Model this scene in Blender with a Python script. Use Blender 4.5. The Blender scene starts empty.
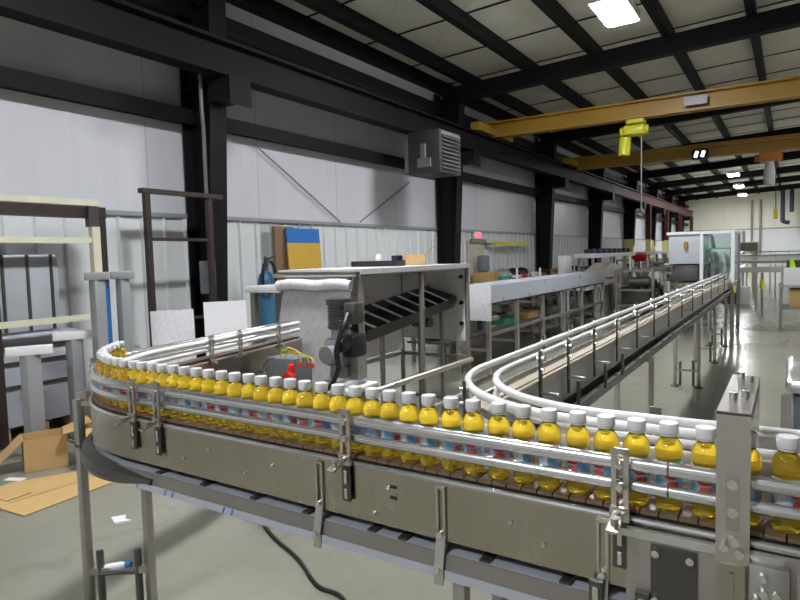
import bpy, bmesh, math, random
from mathutils import Vector, Matrix
random.seed(7)
C = bpy.context.scene.collection
PI = math.pi

# ------------------------------------------------------------------ materials
MATS = {}
def _new(name):
    m = bpy.data.materials.new(name); m.use_nodes = True
    nt = m.node_tree; b = nt.nodes['Principled BSDF']
    MATS[name] = m
    return m, nt, b
def N(nt, t, **kw):
    n = nt.nodes.new(t)
    for k, v in kw.items(): setattr(n, k, v)
    return n
def math_n(nt, op, a, b=None):
    n = N(nt, 'ShaderNodeMath', operation=op)
    for i, v in enumerate((a, b)):
        if v is None: continue
        if isinstance(v, (int, float)): n.inputs[i].default_value = v
        else: nt.links.new(v, n.inputs[i])
    return n.outputs[0]
def mixc(nt, fac, a, b):
    n = N(nt, 'ShaderNodeMix', data_type='RGBA')
    if isinstance(fac, (int, float)): n.inputs[0].default_value = fac
    else: nt.links.new(fac, n.inputs[0])
    for i, v in ((6, a), (7, b)):
        if isinstance(v, (tuple, list)): n.inputs[i].default_value = (*v[:3], 1)
        else: nt.links.new(v, n.inputs[i])
    return n.outputs[2]
def mat(name, col, rough=.5, metal=0., var=.12, scale=6., rvar=.08, bump=0., bscale=30., stretch=(1, 1, 1), spec=.5, coat=0.):
    m, nt, b = _new(name)
    tc = N(nt, 'ShaderNodeTexCoord'); mp = N(nt, 'ShaderNodeMapping'); mp.inputs['Scale'].default_value = stretch
    nt.links.new(tc.outputs['Object'], mp.inputs[0])
    no = N(nt, 'ShaderNodeTexNoise'); no.inputs['Scale'].default_value = scale; no.inputs['Detail'].default_value = 4
    nt.links.new(mp.outputs[0], no.inputs[0])
    a = tuple(max(0, c * (1 - var)) for c in col); d = tuple(min(1, c * (1 + var)) for c in col)
    nt.links.new(mixc(nt, no.outputs[0], a, d), b.inputs['Base Color'])
    r = N(nt, 'ShaderNodeMapRange'); r.inputs[3].default_value = max(.02, rough - rvar); r.inputs[4].default_value = min(1, rough + rvar)
    nt.links.new(no.outputs[0], r.inputs[0]); nt.links.new(r.outputs[0], b.inputs['Roughness'])
    b.inputs['Metallic'].default_value = metal; b.inputs['Specular IOR Level'].default_value = spec
    b.inputs['Coat Weight'].default_value = coat
    if bump:
        n2 = N(nt, 'ShaderNodeTexNoise'); n2.inputs['Scale'].default_value = bscale; nt.links.new(mp.outputs[0], n2.inputs[0])
        bp = N(nt, 'ShaderNodeBump'); bp.inputs['Strength'].default_value = bump; bp.inputs['Distance'].default_value = .01
        nt.links.new(n2.outputs[0], bp.inputs['Height']); nt.links.new(bp.outputs[0], b.inputs['Normal'])
    return m
M = MATS
mat('stainless', (.60, .575, .53), .30, 1., .06, 3, .06, stretch=(1, 1, 14))
mat('stainless_plate', (.45, .415, .345), .26, 1., .14, 2.2, .08, stretch=(2, 2, .5))
mat('stainless_dull', (.46, .44, .41), .45, .9, .08, 5)
mat('rail_metal', (.66, .66, .65), .24, .85, .04, 5)
mat('rail_white', (.86, .86, .86), .30, 0, .03, 5, coat=.2)
mat('frame_grey', (.30, .28, .25), .42, .7, .1, 6)
mat('dark_metal', (.10, .095, .09), .4, .6, .15, 8)
mat('chain_brown', (.20, .135, .085), .38, .1, .2, 30)
mat('chain_beige', (.40, .325, .25), .5, 0, .08, 20, spec=.3)
mat('strip_cream', (.70, .64, .55), .45, 0, .05, 20)
mat('tray_film', (.60, .63, .70), .28, .5, .08, 8)
mat('film_plain', (.46, .48, .545), .30, 0, .04, 3, coat=.15)
mat('blue_tape', (.06, .22, .62), .4)
mat('bolt', (.75, .74, .72), .25, 1., .03)
mat('steel_dark', (.0095, .0085, .0095), .6, 0, .25, 3, spec=.18)
mat('stainless_light', (.66, .65, .63), .45, .7, .06, 4)
mat('steel_red', (.085, .022, .017), .6, 0, .2, 3, spec=.2)
mat('steel_brown', (.034, .021, .017), .5, .1, .25, 6)
mat('column_yellow', (.62, .58, .26), .55, 0, .15, 5)
mat('crane_yellow', (.44, .255, .03), .45, 0, .14, 1.2)
mat('hoist_yellow', (.72, .68, .03), .4)
mat('hoist_orange', (.62, .22, .03), .45)
mat('cream_paint', (.66, .64, .48), .5)
mat('white_paint', (.80, .80, .80), .4, 0, .03)
mat('white_cap', (.78, .78, .79), .38, 0, .02, 10)
mat('white_plastic', (.78, .78, .80), .4, 0, .04)
mat('booth_grey', (.48, .51, .55), .4, 0, .05)
mat('grey_machine', (.34, .35, .36), .42, .3, .08)
mat('heater_grey', (.05, .05, .056), .5, .1, .1)
mat('heater_fin', (.25, .25, .25), .45, .3, .05)
mat('motor_grey', (.115, .115, .11), .4, .5, .1)
mat('black_plastic', (.015, .015, .016), .45, 0, .2)
mat('dark_blue', (.02, .03, .07), .5)
mat('box_grey', (.17, .19, .21), .45)
mat('red', (.70, .02, .015), .4, 0, .08)
mat('yellow', (.80, .66, .03), .4)
mat('neon', (.50, .85, .03), .5)
mat('green', (.03, .35, .16), .5)
mat('blue', (.03, .17, .50), .4)
mat('blue_cylinder', (.05, .16, .28), .4)
mat('cardboard', (.50, .33, .15), .8, 0, .12, 5, spec=.2)
mat('cardboard_flat', (.56, .37, .16), .85, 0, .1, 4, spec=.2)
mat('board_yellow', (.60, .37, .05), .6, 0, .08, 5)
mat('board_brown', (.22, .14, .08), .7)
mat('beige_sheet', (.55, .50, .44), .5)
mat('paper', (.8, .8, .8), .7)
mat('door_cream', (.66, .61, .48), .5)
mat('grey_louver', (.22, .23, .24), .5)
mat('wood_rust', (.20, .11, .06), .7, 0, .3)

def film_mat():
    m, nt, b = _new('film')
    tc = N(nt, 'ShaderNodeTexCoord'); sp = N(nt, 'ShaderNodeSeparateXYZ'); nt.links.new(tc.outputs['Object'], sp.inputs[0])
    h = math_n(nt, 'ADD', sp.outputs[0], sp.outputs[1])
    a = math_n(nt, 'ADD', math_n(nt, 'MULTIPLY', h, .8), math_n(nt, 'MULTIPLY', sp.outputs[2], -.6))
    d = math_n(nt, 'ADD', math_n(nt, 'MULTIPLY', h, .6), math_n(nt, 'MULTIPLY', sp.outputs[2], .8))
    row = math_n(nt, 'FLOOR', math_n(nt, 'MULTIPLY', a, 15))
    l1 = math_n(nt, 'LESS_THAN', math_n(nt, 'FRACT', math_n(nt, 'MULTIPLY', a, 15)), .09)
    sh = math_n(nt, 'ADD', math_n(nt, 'MULTIPLY', d, 8), math_n(nt, 'MULTIPLY', row, .37))
    l2 = math_n(nt, 'LESS_THAN', math_n(nt, 'FRACT', sh), .45)
    f = math_n(nt, 'MULTIPLY', math_n(nt, 'MULTIPLY', l1, l2), .75)
    no = N(nt, 'ShaderNodeTexNoise'); no.inputs['Scale'].default_value = 3; nt.links.new(tc.outputs['Object'], no.inputs[0])
    base = mixc(nt, no.outputs[0], (.66, .65, .68), (.80, .79, .82))
    nt.links.new(mixc(nt, f, base, (.52, .40, .43)), b.inputs['Base Color'])
    b.inputs['Roughness'].default_value = .32
    bp = N(nt, 'ShaderNodeBump'); bp.inputs['Strength'].default_value = .25; bp.inputs['Distance'].default_value = .03
    nt.links.new(no.outputs[0], bp.inputs['Height']); nt.links.new(bp.outputs[0], b.inputs['Normal'])
film_mat()

def floor_mat():
    m, nt, b = _new('concrete')
    tc = N(nt, 'ShaderNodeTexCoord')
    n1 = N(nt, 'ShaderNodeTexNoise'); n1.inputs['Scale'].default_value = .7; n1.inputs['Detail'].default_value = 6; n1.inputs['Roughness'].default_value = .65
    n2 = N(nt, 'ShaderNodeTexNoise'); n2.inputs['Scale'].default_value = 14; n2.inputs['Detail'].default_value = 5
    n3 = N(nt, 'ShaderNodeTexNoise'); n3.inputs['Scale'].default_value = 2.6; n3.inputs['Detail'].default_value = 8; n3.inputs['Distortion'].default_value = .8
    for n in (n1, n2, n3): nt.links.new(tc.outputs['Object'], n.inputs[0])
    c = mixc(nt, n1.outputs[0], (.215, .212, .168), (.37, .362, .295))
    c = mixc(nt, math_n(nt, 'MULTIPLY', n2.outputs[0], .4), c, (.20, .195, .155))
    st = N(nt, 'ShaderNodeMapRange'); st.inputs[1].default_value = .62; st.inputs[2].default_value = .75; nt.links.new(n3.outputs[0], st.inputs[0])
    c = mixc(nt, math_n(nt, 'MULTIPLY', st.outputs[0], .5), c, (.17, .155, .12))
    nt.links.new(c, b.inputs['Base Color'])
    r = N(nt, 'ShaderNodeMapRange'); r.inputs[3].default_value = .13; r.inputs[4].default_value = .30; nt.links.new(n1.outputs[0], r.inputs[0])
    nt.links.new(r.outputs[0], b.inputs['Roughness'])
floor_mat()

def wall_mat(name, c0, c1, rough, freq):
    m, nt, b = _new(name)
    tc = N(nt, 'ShaderNodeTexCoord'); sp = N(nt, 'ShaderNodeSeparateXYZ'); nt.links.new(tc.outputs['Object'], sp.inputs[0])
    mp = N(nt, 'ShaderNodeMapping'); mp.inputs['Scale'].default_value = (1.2, 1.2, .25); nt.links.new(tc.outputs['Object'], mp.inputs[0])
    no = N(nt, 'ShaderNodeTexNoise'); no.inputs['Scale'].default_value = 2.; no.inputs['Detail'].default_value = 3; nt.links.new(mp.outputs[0], no.inputs[0])
    seam = math_n(nt, 'LESS_THAN', math_n(nt, 'FRACT', math_n(nt, 'MULTIPLY', math_n(nt, 'ADD', sp.outputs[0], sp.outputs[1]), freq)), .012)
    c = mixc(nt, no.outputs[0], c0, c1)
    nt.links.new(mixc(nt, math_n(nt, 'MULTIPLY', seam, .35), c, (.25, .25, .27)), b.inputs['Base Color'])
    b.inputs['Roughness'].default_value = rough
    bp = N(nt, 'ShaderNodeBump'); bp.inputs['Strength'].default_value = .35; bp.inputs['Distance'].default_value = .08
    nt.links.new(no.outputs[0], bp.inputs['Height']); nt.links.new(bp.outputs[0], b.inputs['Normal'])
wall_mat('wall_vinyl', (.60, .60, .64), (.70, .70, .74), .34, .55)
wall_mat('wall_liner', (.68, .70, .70), (.74, .76, .76), .38, .01)
wall_mat('ceiling_vinyl', (.74, .72, .60), (.80, .78, .68), .5, .66)

def emit(name, col, s):
    m, nt, b = _new(name)
    b.inputs['Base Color'].default_value = (*col, 1); b.inputs['Emission Color'].default_value = (*col, 1); b.inputs['Emission Strength'].default_value = s
emit('lamp', (.95, .97, 1.), 200.)
emit('lamp_small', (1, 1, 1), 6.)
emit('exit_red', (1, .10, .16), 1.6)

def juice_mat():
    m, nt, b = _new('juice')
    tc = N(nt, 'ShaderNodeTexCoord')
    no = N(nt, 'ShaderNodeTexNoise'); no.inputs['Scale'].default_value = 25; nt.links.new(tc.outputs['Object'], no.inputs[0])
    nt.links.new(mixc(nt, no.outputs[0], (.96, .80, .06), (.98, .86, .10)), b.inputs['Base Color'])
    b.inputs['Transmission Weight'].default_value = .86; b.inputs['IOR'].default_value = 1.34
    b.inputs['Roughness'].default_value = .06; b.inputs['Coat Weight'].default_value = .5; b.inputs['Coat Roughness'].default_value = .05
    va = N(nt, 'ShaderNodeVolumeAbsorption'); va.inputs['Color'].default_value = (1., .66, .02, 1); va.inputs['Density'].default_value = 12
    nt.links.new(va.outputs[0], nt.nodes['Material Output'].inputs['Volume'])
juice_mat()
def label_mat():
    m, nt, b = _new('bottle_label')
    tc = N(nt, 'ShaderNodeTexCoord'); sp = N(nt, 'ShaderNodeSeparateXYZ'); nt.links.new(tc.outputs['Object'], sp.inputs[0])
    ang = math_n(nt, 'ARCTAN2', sp.outputs[1], sp.outputs[0])           # -pi..pi round the bottle
    z = sp.outputs[2]
    w = math_n(nt, 'SINE', math_n(nt, 'ADD', math_n(nt, 'MULTIPLY', ang, 3), math_n(nt, 'MULTIPLY', z, 60)))
    g = N(nt, 'ShaderNodeMapRange'); g.inputs[1].default_value = -.4; g.inputs[2].default_value = .7; nt.links.new(w, g.inputs[0])
    c = mixc(nt, g.outputs[0], (.72, .76, .84), (.22, .52, .80))
    def blob(a0, z0, ra, rz):
        da = math_n(nt, 'DIVIDE', math_n(nt, 'SUBTRACT', ang, a0), ra); dz = math_n(nt, 'DIVIDE', math_n(nt, 'SUBTRACT', z, z0), rz)
        p = math_n(nt, 'ADD', math_n(nt, 'POWER', math_n(nt, 'ABSOLUTE', da), 3.), math_n(nt, 'POWER', math_n(nt, 'ABSOLUTE', dz), 3.))
        return math_n(nt, 'LESS_THAN', p, 1.)
    for a0 in (-1.75, 1.4):
        c = mixc(nt, blob(a0, .083, .62, .013), c, (.68, .03, .03))
        c = mixc(nt, blob(a0, .083, .50, .007), c, (.42, .34, .22))
        c = mixc(nt, blob(a0 + .1, .058, .5, .008), c, (.78, .10, .06))
    c = mixc(nt, blob(-.1, .088, .22, .011), c, (.75, .03, .03))
    c = mixc(nt, blob(2.8, .07, .25, .02), c, (.85, .86, .9))
    nt.links.new(c, b.inputs['Base Color']); b.inputs['Roughness'].default_value = .25
label_mat()
def glass_mat():
    m, nt, b = _new('booth_glass')
    b.inputs['Base Color'].default_value = (.82, .92, .90, 1); b.inputs['Transmission Weight'].default_value = 1; b.inputs['Roughness'].default_value = .08
    b.inputs['IOR'].default_value = 1.1
    no = N(nt, 'ShaderNodeTexNoise'); no.inputs['Scale'].default_value = 4
    r = N(nt, 'ShaderNodeMapRange'); r.inputs[3].default_value = .04; r.inputs[4].default_value = .16
    nt.links.new(no.outputs[0], r.inputs[0]); nt.links.new(r.outputs[0], b.inputs['Roughness'])
glass_mat()

# ------------------------------------------------------------------ mesh building
class MB:
    def __init__(s): s.bm = bmesh.new()
    def box(s, x0, x1, y0, y1, z0, z1, mtx=None, bev=0):
        vs = [s.bm.verts.new(Vector((x, y, z))) for x in (x0, x1) for y in (y0, y1) for z in (z0, z1)]
        fs = [s.bm.faces.new([vs[i] for i in q]) for q in ((0, 1, 3, 2), (4, 6, 7, 5), (0, 4, 5, 1), (2, 3, 7, 6), (0, 2, 6, 4), (1, 5, 7, 3))]
        if bev:
            es = list({e for f in fs for e in f.edges})
            r = bmesh.ops.bevel(s.bm, geom=es, offset=bev, segments=2, affect='EDGES', profile=.5)
            vs = list({v for f in r['faces'] for v in f.verts} | {v for v in vs if v.is_valid})
        if mtx: bmesh.ops.transform(s.bm, matrix=mtx, verts=vs)
        return s
    def cbox(s, c, d, rot=None, bev=0):                       # centre, dims, rotation matrix
        m = Matrix.Translation(c) @ (rot.to_4x4() if rot else Matrix())
        return s.box(-d[0] / 2, d[0] / 2, -d[1] / 2, d[1] / 2, -d[2] / 2, d[2] / 2, m, bev)
    def bar(s, a, b, w, h=None, up=(0, 0, 1), bev=0):          # rectangular bar from a to b
        a, b = Vector(a), Vector(b); d = b - a; L = d.length; d.normalize(); u = Vector(up)
        if abs(d.dot(u)) > .98: u = Vector((0, 1, 0))
        x = d.cross(u).normalized(); u = x.cross(d)
        m = Matrix((x, d, u)).transposed()
        return s.cbox((a + b) / 2, (w, L, h or w), m, bev)
    def tube(s, pts, r, n=10, closed=False):
        pts = [Vector(p) for p in pts]; rings = []; prev = None
        for i, p in enumerate(pts):
            t = (pts[min(i + 1, len(pts) - 1)] - pts[max(i - 1, 0)]).normalized()
            if prev is None:
                a = Vector((0, 0, 1)) if abs(t.z) < .9 else Vector((0, 1, 0)); x = t.cross(a).normalized()
            else: x = (prev - t * prev.dot(t)).normalized()
            prev = x; y = t.cross(x)
            rr = r[i] if isinstance(r, (list, tuple)) else r
            rings.append([s.bm.verts.new(p + (x * math.cos(k * 2 * PI / n) + y * math.sin(k * 2 * PI / n)) * rr) for k in range(n)])
        for i in range(len(rings) - 1):
            for k in range(n): s.bm.faces.new((rings[i][k], rings[i][(k + 1) % n], rings[i + 1][(k + 1) % n], rings[i + 1][k]))
        s.bm.faces.new(rings[0][::-1]); s.bm.faces.new(rings[-1]); return s
    def cyl(s, a, b, r, n=16): return s.tube([a, b], r, n)
    def lathe(s, prof, c=(0, 0, 0), n=20):
        c = Vector(c); rings = []
        for r, z in prof:
            rings.append([s.bm.verts.new(c + Vector((max(r, 1e-4) * math.cos(k * 2 * PI / n), max(r, 1e-4) * math.sin(k * 2 * PI / n), z))) for k in range(n)])
        for i in range(len(rings) - 1):
            for k in range(n): s.bm.faces.new((rings[i][k], rings[i][(k + 1) % n], rings[i + 1][(k + 1) % n], rings[i + 1][k]))
        s.bm.faces.new(rings[0][::-1]); s.bm.faces.new(rings[-1]); return s
    def poly(s, pts, vec):                                     # prism: polygon extruded by vec
        vec = Vector(vec); a = [s.bm.verts.new(Vector(p)) for p in pts]; b = [s.bm.verts.new(Vector(p) + vec) for p in pts]; n = len(a)
        s.bm.faces.new(a); s.bm.faces.new(b[::-1])
        for i in range(n): s.bm.faces.new((a[i], b[i], b[(i + 1) % n], a[(i + 1) % n]))
        return s
    def sweep(s, path, prof):                                  # profile (u to the left, z) swept along a plan path
        rings = []
        for i in range(len(path)):
            p, nrm = path[i]
            rings.append([s.bm.verts.new(Vector((p[0] + nrm[0] * u, p[1] + nrm[1] * u, z))) for u, z in prof])
        n = len(prof)
        for i in range(len(rings) - 1):
            for k in range(n): s.bm.faces.new((rings[i][k], rings[i][(k + 1) % n], rings[i + 1][(k + 1) % n], rings[i + 1][k]))
        s.bm.faces.new(rings[0][::-1]); s.bm.faces.new(rings[-1]); return s

ORG = {}
def _link(name, mb, m, org, smooth):
    bm = mb.bm
    bmesh.ops.recalc_face_normals(bm, faces=bm.faces[:])
    bmesh.ops.translate(bm, verts=bm.verts[:], vec=-Vector(org))
    me = bpy.data.meshes.new(name); bm.to_mesh(me); bm.free()
    if smooth:
        for p in me.polygons: p.use_smooth = True
        try: me.set_sharp_from_angle(angle=math.radians(38))
        except Exception: pass
    me.materials.append(MATS[m])
    o = bpy.data.objects.new(name, me); C.objects.link(o); return o
def tag(o, label, cat, group=None):
    o['label'] = label; o['category'] = cat
    if group: o['group'] = group
    return o
def thing(name, label, cat, loc=(0, 0, 0), group=None):
    o = bpy.data.objects.new(name, None); C.objects.link(o); o.empty_display_size = .1
    o.location = loc; ORG[o] = Vector(loc); return tag(o, label, cat, group)
def islands(mb):                                             # one mesh per loose piece
    bm = mb.bm; bm.verts.index_update(); seen = set(); out = []
    for v in bm.verts:
        if v in seen: continue
        st = [v]; comp = []; seen.add(v)
        while st:
            q = st.pop(); comp.append(q)
            for e in q.link_edges:
                w = e.other_vert(q)
                if w not in seen: seen.add(w); st.append(w)
        out.append(comp)
    res = []
    for comp in out:
        n = MB(); mp = {v: n.bm.verts.new(v.co) for v in comp}
        for f in {f for v in comp for f in v.link_faces}: n.bm.faces.new([mp[v] for v in f.verts])
        res.append(n)
    bm.free(); return res
SPLIT = {'bolt', 'slot', 'strap', 'knob', 'panel_screw', 'panel_slot', 'wire_nut', 'hanger', 'hanger_rod', 'guide_rail', 'crease', 'skid'}
def part(p, name, mb, m, label=None, smooth=True):            # mesh given in world coordinates
    if name in SPLIT:
        o = None
        for q in islands(mb): o = part1(p, name, q, m, label, smooth)
        return o
    return part1(p, name, mb, m, label, smooth)
def part1(p, name, mb, m, label=None, smooth=True):
    o = _link(name, mb, m, ORG[p], smooth); o.parent = p; ORG[o] = ORG[p]
    if label: o['label'] = label
    return o
def solo(name, label, cat, mb, m, group=None, smooth=True):
    vs = [v.co for v in mb.bm.verts]
    org = Vector(((min(v.x for v in vs) + max(v.x for v in vs)) / 2, (min(v.y for v in vs) + max(v.y for v in vs)) / 2, min(v.z for v in vs)))
    o = _link(name, mb, m, org, smooth); o.location = org; ORG[o] = org
    return tag(o, label, cat, group)
def struct(name, mb, m, smooth=False):
    o = _link(name, mb, m, (0, 0, 0), smooth); o['kind'] = 'structure'; ORG[o] = Vector((0, 0, 0)); return o
def clone(o, parent=None):
    c = o.copy(); C.objects.link(c); c.parent = parent
    for ch in list(o.children): clone(ch, c)
    return c

# plan paths: list of ((x, y), left normal)
def make_path(pts, step=.05):
    out = []; L = 0
    for i in range(len(pts)):
        a = Vector(pts[max(i - 1, 0)]); b = Vector(pts[min(i + 1, len(pts) - 1)]); t = (b - a).normalized()
        out.append(((pts[i][0], pts[i][1]), (-t.y, t.x)))
    return out
def line(a, b, n): return [(a[0] + (b[0] - a[0]) * k / n, a[1] + (b[1] - a[1]) * k / n) for k in range(n)]
def arc(c, r, a0, a1, n): return [(c[0] + r * math.cos(math.radians(a0 + (a1 - a0) * k / n)), c[1] + r * math.sin(math.radians(a0 + (a1 - a0) * k / n))) for k in range(n)]
def at(path, s):                                              # point and normal at arc length s
    for i in range(len(path) - 1):
        a, b = Vector(path[i][0]), Vector(path[i + 1][0]); d = (b - a).length
        if s <= d or i == len(path) - 2:
            f = s / d; p = a.lerp(b, f); n = Vector(path[i][1]).lerp(Vector(path[i + 1][1]), min(f, 1)).normalized()
            return p, n
        s -= d
def length(path): return sum((Vector(path[i + 1][0]) - Vector(path[i][0])).length for i in range(len(path) - 1))
def nearest_s(path, q):
    best = (9e9, 0); s = 0
    for i in range(len(path) - 1):
        a, b = Vector(path[i][0]), Vector(path[i + 1][0]); d = b - a
        f = max(0, min(1, (Vector(q) - a).dot(d) / d.length_squared)); e = (a + d * f - Vector(q)).length
        if e < best[0]: best = (e, s + f * d.length)
        s += d.length
    return best[1]
def uvw(path, s, u, z):
    p, n = at(path, s); return Vector((p.x + n.x * u, p.y + n.y * u, z))
def circ(u, z, r, n=10, sx=1.): return [(u + r * sx * math.cos(k * 2 * PI / n), z + r * math.sin(k * 2 * PI / n)) for k in range(n)]
def rot_at(path, s):
    p, n = at(path, s); return Matrix(((n.y, n.x, 0), (-n.x, n.y, 0), (0, 0, 1)))   # local x along path, local y = left normal

# ------------------------------------------------------------------ the hall
XW, ZE, SL = -6.5, 5.32, .045
RIDGE = 3.0; XR = 12.5; YB, YF = -7.0, 49.5
def roof(x): return ZE + SL * ((x - XW) if x < RIDGE else (2 * RIDGE - XW - x))
b = MB(); b.box(XW - .3, XR + .3, YB - .3, YF + .3, -.2, 0); struct('floor', b, 'concrete')
b = MB(); b.poly([(XW - .3, YB - .3, roof(XW)), (RIDGE, YB - .3, roof(RIDGE)), (XR + .3, YB - .3, roof(XR)), (XR + .3, YB - .3, roof(XR) + .15), (RIDGE, YB - .3, roof(RIDGE) + .15), (XW - .3, YB - .3, roof(XW) + .15)], (0, YF - YB + .6, 0))
struct('ceiling', b, 'ceiling_vinyl')
b = MB(); b.box(XW - .2, XW, YB, YF, 2.18, ZE + .01); struct('wall_left', b, 'wall_vinyl')
# ribbed liner below, its ribs real
pts = []; y = YB
while y < YF:
    pts += [(XW + .02, y), (XW + .02, y + .255), (XW + .05, y + .27), (XW + .05, y + .29), (XW + .02, y + .305)]; y += .305
pts += [(XW + .02, YF), (XW - .2, YF), (XW - .2, YB)]
b = MB(); b.poly([(x, yy, 0) for x, yy in pts], (0, 0, 2.18)); struct('wall_left', b, 'wall_liner')
b = MB(); b.box(XW, XW + .065, YB, YF, 2.165, 2.215); struct('trim_1', b, 'grey_machine')
b = MB(); b.box(XW, XR, YF, YF + .2, 2.9, roof(RIDGE) + .1); struct('wall_back', b, 'ceiling_vinyl')
b = MB(); b.box(XW, XR, YF - .02, YF + .2, 0, 2.9); struct('wall_back', b, 'wall_liner')
b = MB(); b.box(XW, XR, YF - .07, YF - .02, 2.87, 2.96); struct('trim_2', b, 'grey_machine')
b = MB(); b.box(XR, XR + .2, YB, YF, 0, roof(XR) + .1); struct('wall_right', b, 'wall_vinyl')
b = MB(); b.box(XW, XR, YB - .2, YB, 0, roof(RIDGE) + .1); struct('wall_front', b, 'wall_vinyl')

COLY = [-1.2, 5.32, 11.87, 18.0, 23.7, 29.5, 34.6, 39.5, 44.6]
for i, yc in enumerate(COLY):
    b = MB(); x1t, x1b = -5.85, -6.12
    # tapered I column: web + flanges
    b.poly([(XW + .05, yc - .008, 0), (x1b, yc - .008, 0), (x1t, yc - .008, 4.95), (XW + .05, yc - .008, 4.95)], (0, .016, 0))
    b.box(XW + .05, XW + .07, yc - .13, yc + .13, 0, 5.05)
    b.poly([(x1b - .015, yc - .13, 0), (x1b, yc - .13, 0), (x1t, yc - .13, 4.95), (x1t - .015, yc - .13, 4.95)], (0, .26, 0))
    b.box(XW + .07, x1b - .015, yc - .12, yc + .12, 0, .02)
    for zz in (3.75, 4.75): b.box(XW + .07, x1t - .05, yc - .12, yc + .12, zz, zz + .015)
    struct('steel_column', b, 'steel_dark')
    if yc > 24:
        b = MB(); b.box(XW + .045, x1b + .10, yc - .135, yc + .135, .0, 2.15); struct('column_guard', b, 'column_yellow')
        b = MB(); yq = yc + 2.0; b.box(-5.85, -5.65, yq - .1, yq + .1, 2.15, 3.8); struct('runway_post', b, 'steel_red')
        b = MB(); b.box(-5.86, -5.64, yq - .11, yq + .11, 0, 2.15); struct('runway_post_guard', b, 'column_yellow')
    # corbel under the runway
    b = MB(); b.box(x1t - .1, -5.55, yc - .14, yc + .14, 3.52, 3.78); b.box(-5.55, -5.535, yc - .17, yc + .17, 3.45, 3.795)
    struct('runway_corbel', b, 'steel_dark')
    b = MB()
    zt = lambda x: roof(x) - .21
    b.poly([(-6.4, yc - .09, zt(-6.4)), (RIDGE, yc - .09, zt(RIDGE)), (XR, yc - .09, zt(XR)), (XR, yc - .09, zt(XR) - .30), (RIDGE, yc - .09, zt(RIDGE) - .30), (-5.7, yc - .09, zt(-5.7) - .32), (-6.1, yc - .09, zt(-6.1) - .42)], (0, .18, 0))
    struct('roof_rafter', b, 'steel_dark')
x = -6.42
k = 0
while x < RIDGE + 3:
    b = MB(); w = .20 if k == 0 else .10
    b.box(x - w / 2, x + w / 2, YB, YF, roof(x) - .22, roof(x) + .01); b.box(x - w / 2 - .03, x - w / 2, YB, YF, roof(x) - .22, roof(x) - .20)
    struct('roof_purlin', b, 'steel_dark'); x += .72 if k == 0 else 1.28; k += 1
y = 4.4
while y < 46:
    b = MB(); b.poly([(XW + .1, y, roof(XW + .1) - .012), (RIDGE, y, roof(RIDGE) - .012), (RIDGE, y, roof(RIDGE)), (XW + .1, y, roof(XW + .1))], (0, .035, 0))
    struct('roof_strap', b, 'steel_dark'); y += 1.55
for z0, z1, d in ((3.34, 3.50, .20), (4.62, 4.80, .22)):
    b = MB(); b.box(XW, XW + d, YB, YF, z0, z1); b.box(XW + d, XW + d + .012, YB, YF, z0 - .025, z1 - .02); struct('wall_girt', b, 'steel_dark')
# runway beams of the cranes: dark near, red-brown far
def runway(y0, y1, m):
    b = MB(); b.box(-5.77, -5.73, y0, y1, 3.82, 4.18); b.box(-5.87, -5.63, y0, y1, 4.18, 4.22); b.box(-5.87, -5.63, y0, y1, 3.80, 3.83); b.box(-5.78, -5.72, y0, y1, 4.22, 4.26)
    struct('crane_runway', b, m)
runway(YB, 24.4, 'steel_dark'); runway(24.4, 47, 'steel_red')
b = MB(); b.box(-5.87, -5.83, YB, 24, 4.23, 4.25); struct('trim_3', b, 'white_paint')
for a, c in (((XW + .06, 6.42, 3.25), (XW + .06, 8.33, 2.225)), ((XW + .06, 10.6, 3.08), (XW + .06, 8.90, 2.245))):
    b = MB(); b.tube([a, c], .012, 6); struct('brace_rod', b, 'frame_grey')
b = MB(); b.tube([(-6.02, 5.14, 4.0), (-6.02, 5.14, 3.45), (-6.05, 5.18, 3.25), (-6.05, 5.18, 1.63)], .025, 8)
solo('electrical_conduit', 'thin grey conduit running down the nearest dark column', 'conduit', b, 'frame_grey')
t = thing('disconnect_box', 'grey electrical switch box on the nearest dark column', 'switch box', (-5.98, 5.18, 1.2))
b = MB(); b.box(-6.12, -5.96, 5.07, 5.19, 1.22, 1.62, bev=.01); part(t, 'case', b, 'box_grey')
b = MB(); b.box(-5.96, -5.93, 5.09, 5.13, 1.40, 1.52); part(t, 'handle', b, 'dark_metal')
b = MB(); b.box(XW + .05, XW + .1, 13.2, 14.05, 0, 1.96); d = struct('door_1', b, 'door_cream')
b = MB(); b.box(XW + .10, XW + .16, 13.22, 14.03, 1.90, 1.99); o = part(d, 'door_closer', b, 'frame_grey')
b = MB(); b.cyl((XW + .1, 13.95, .95), (XW + .16, 13.95, .95), .03); part(d, 'door_handle', b, 'bolt')
t = thing('exit_sign', 'small glowing red exit sign above the cream door', 'exit sign', (XW + .06, 13.62, 2.0))
b = MB(); b.box(XW + .06, XW + .13, 13.45, 13.83, 2.0, 2.17, bev=.01); part(t, 'case', b, 'white_plastic')
b = MB(); b.box(XW + .13, XW + .135, 13.48, 13.80, 2.02, 2.15); part(t, 'lit_face', b, 'exit_red')
t = thing('wall_jib', 'yellow steel rail bracketed on the white wall beside the door', 'rail', (XW + .1, 15.4, 1.8))
b = MB(); b.box(XW + .22, XW + .3, 14.3, 16.6, 1.83, 1.93); part(t, 'rail', b, 'hoist_yellow')
b = MB(); b.box(XW + .04, XW + .22, 14.1, 14.3, 1.86, 1.90); b.box(XW + .04, XW + .22, 16.2, 16.3, 1.85, 1.91); part(t, 'bracket', b, 'frame_grey')

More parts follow.
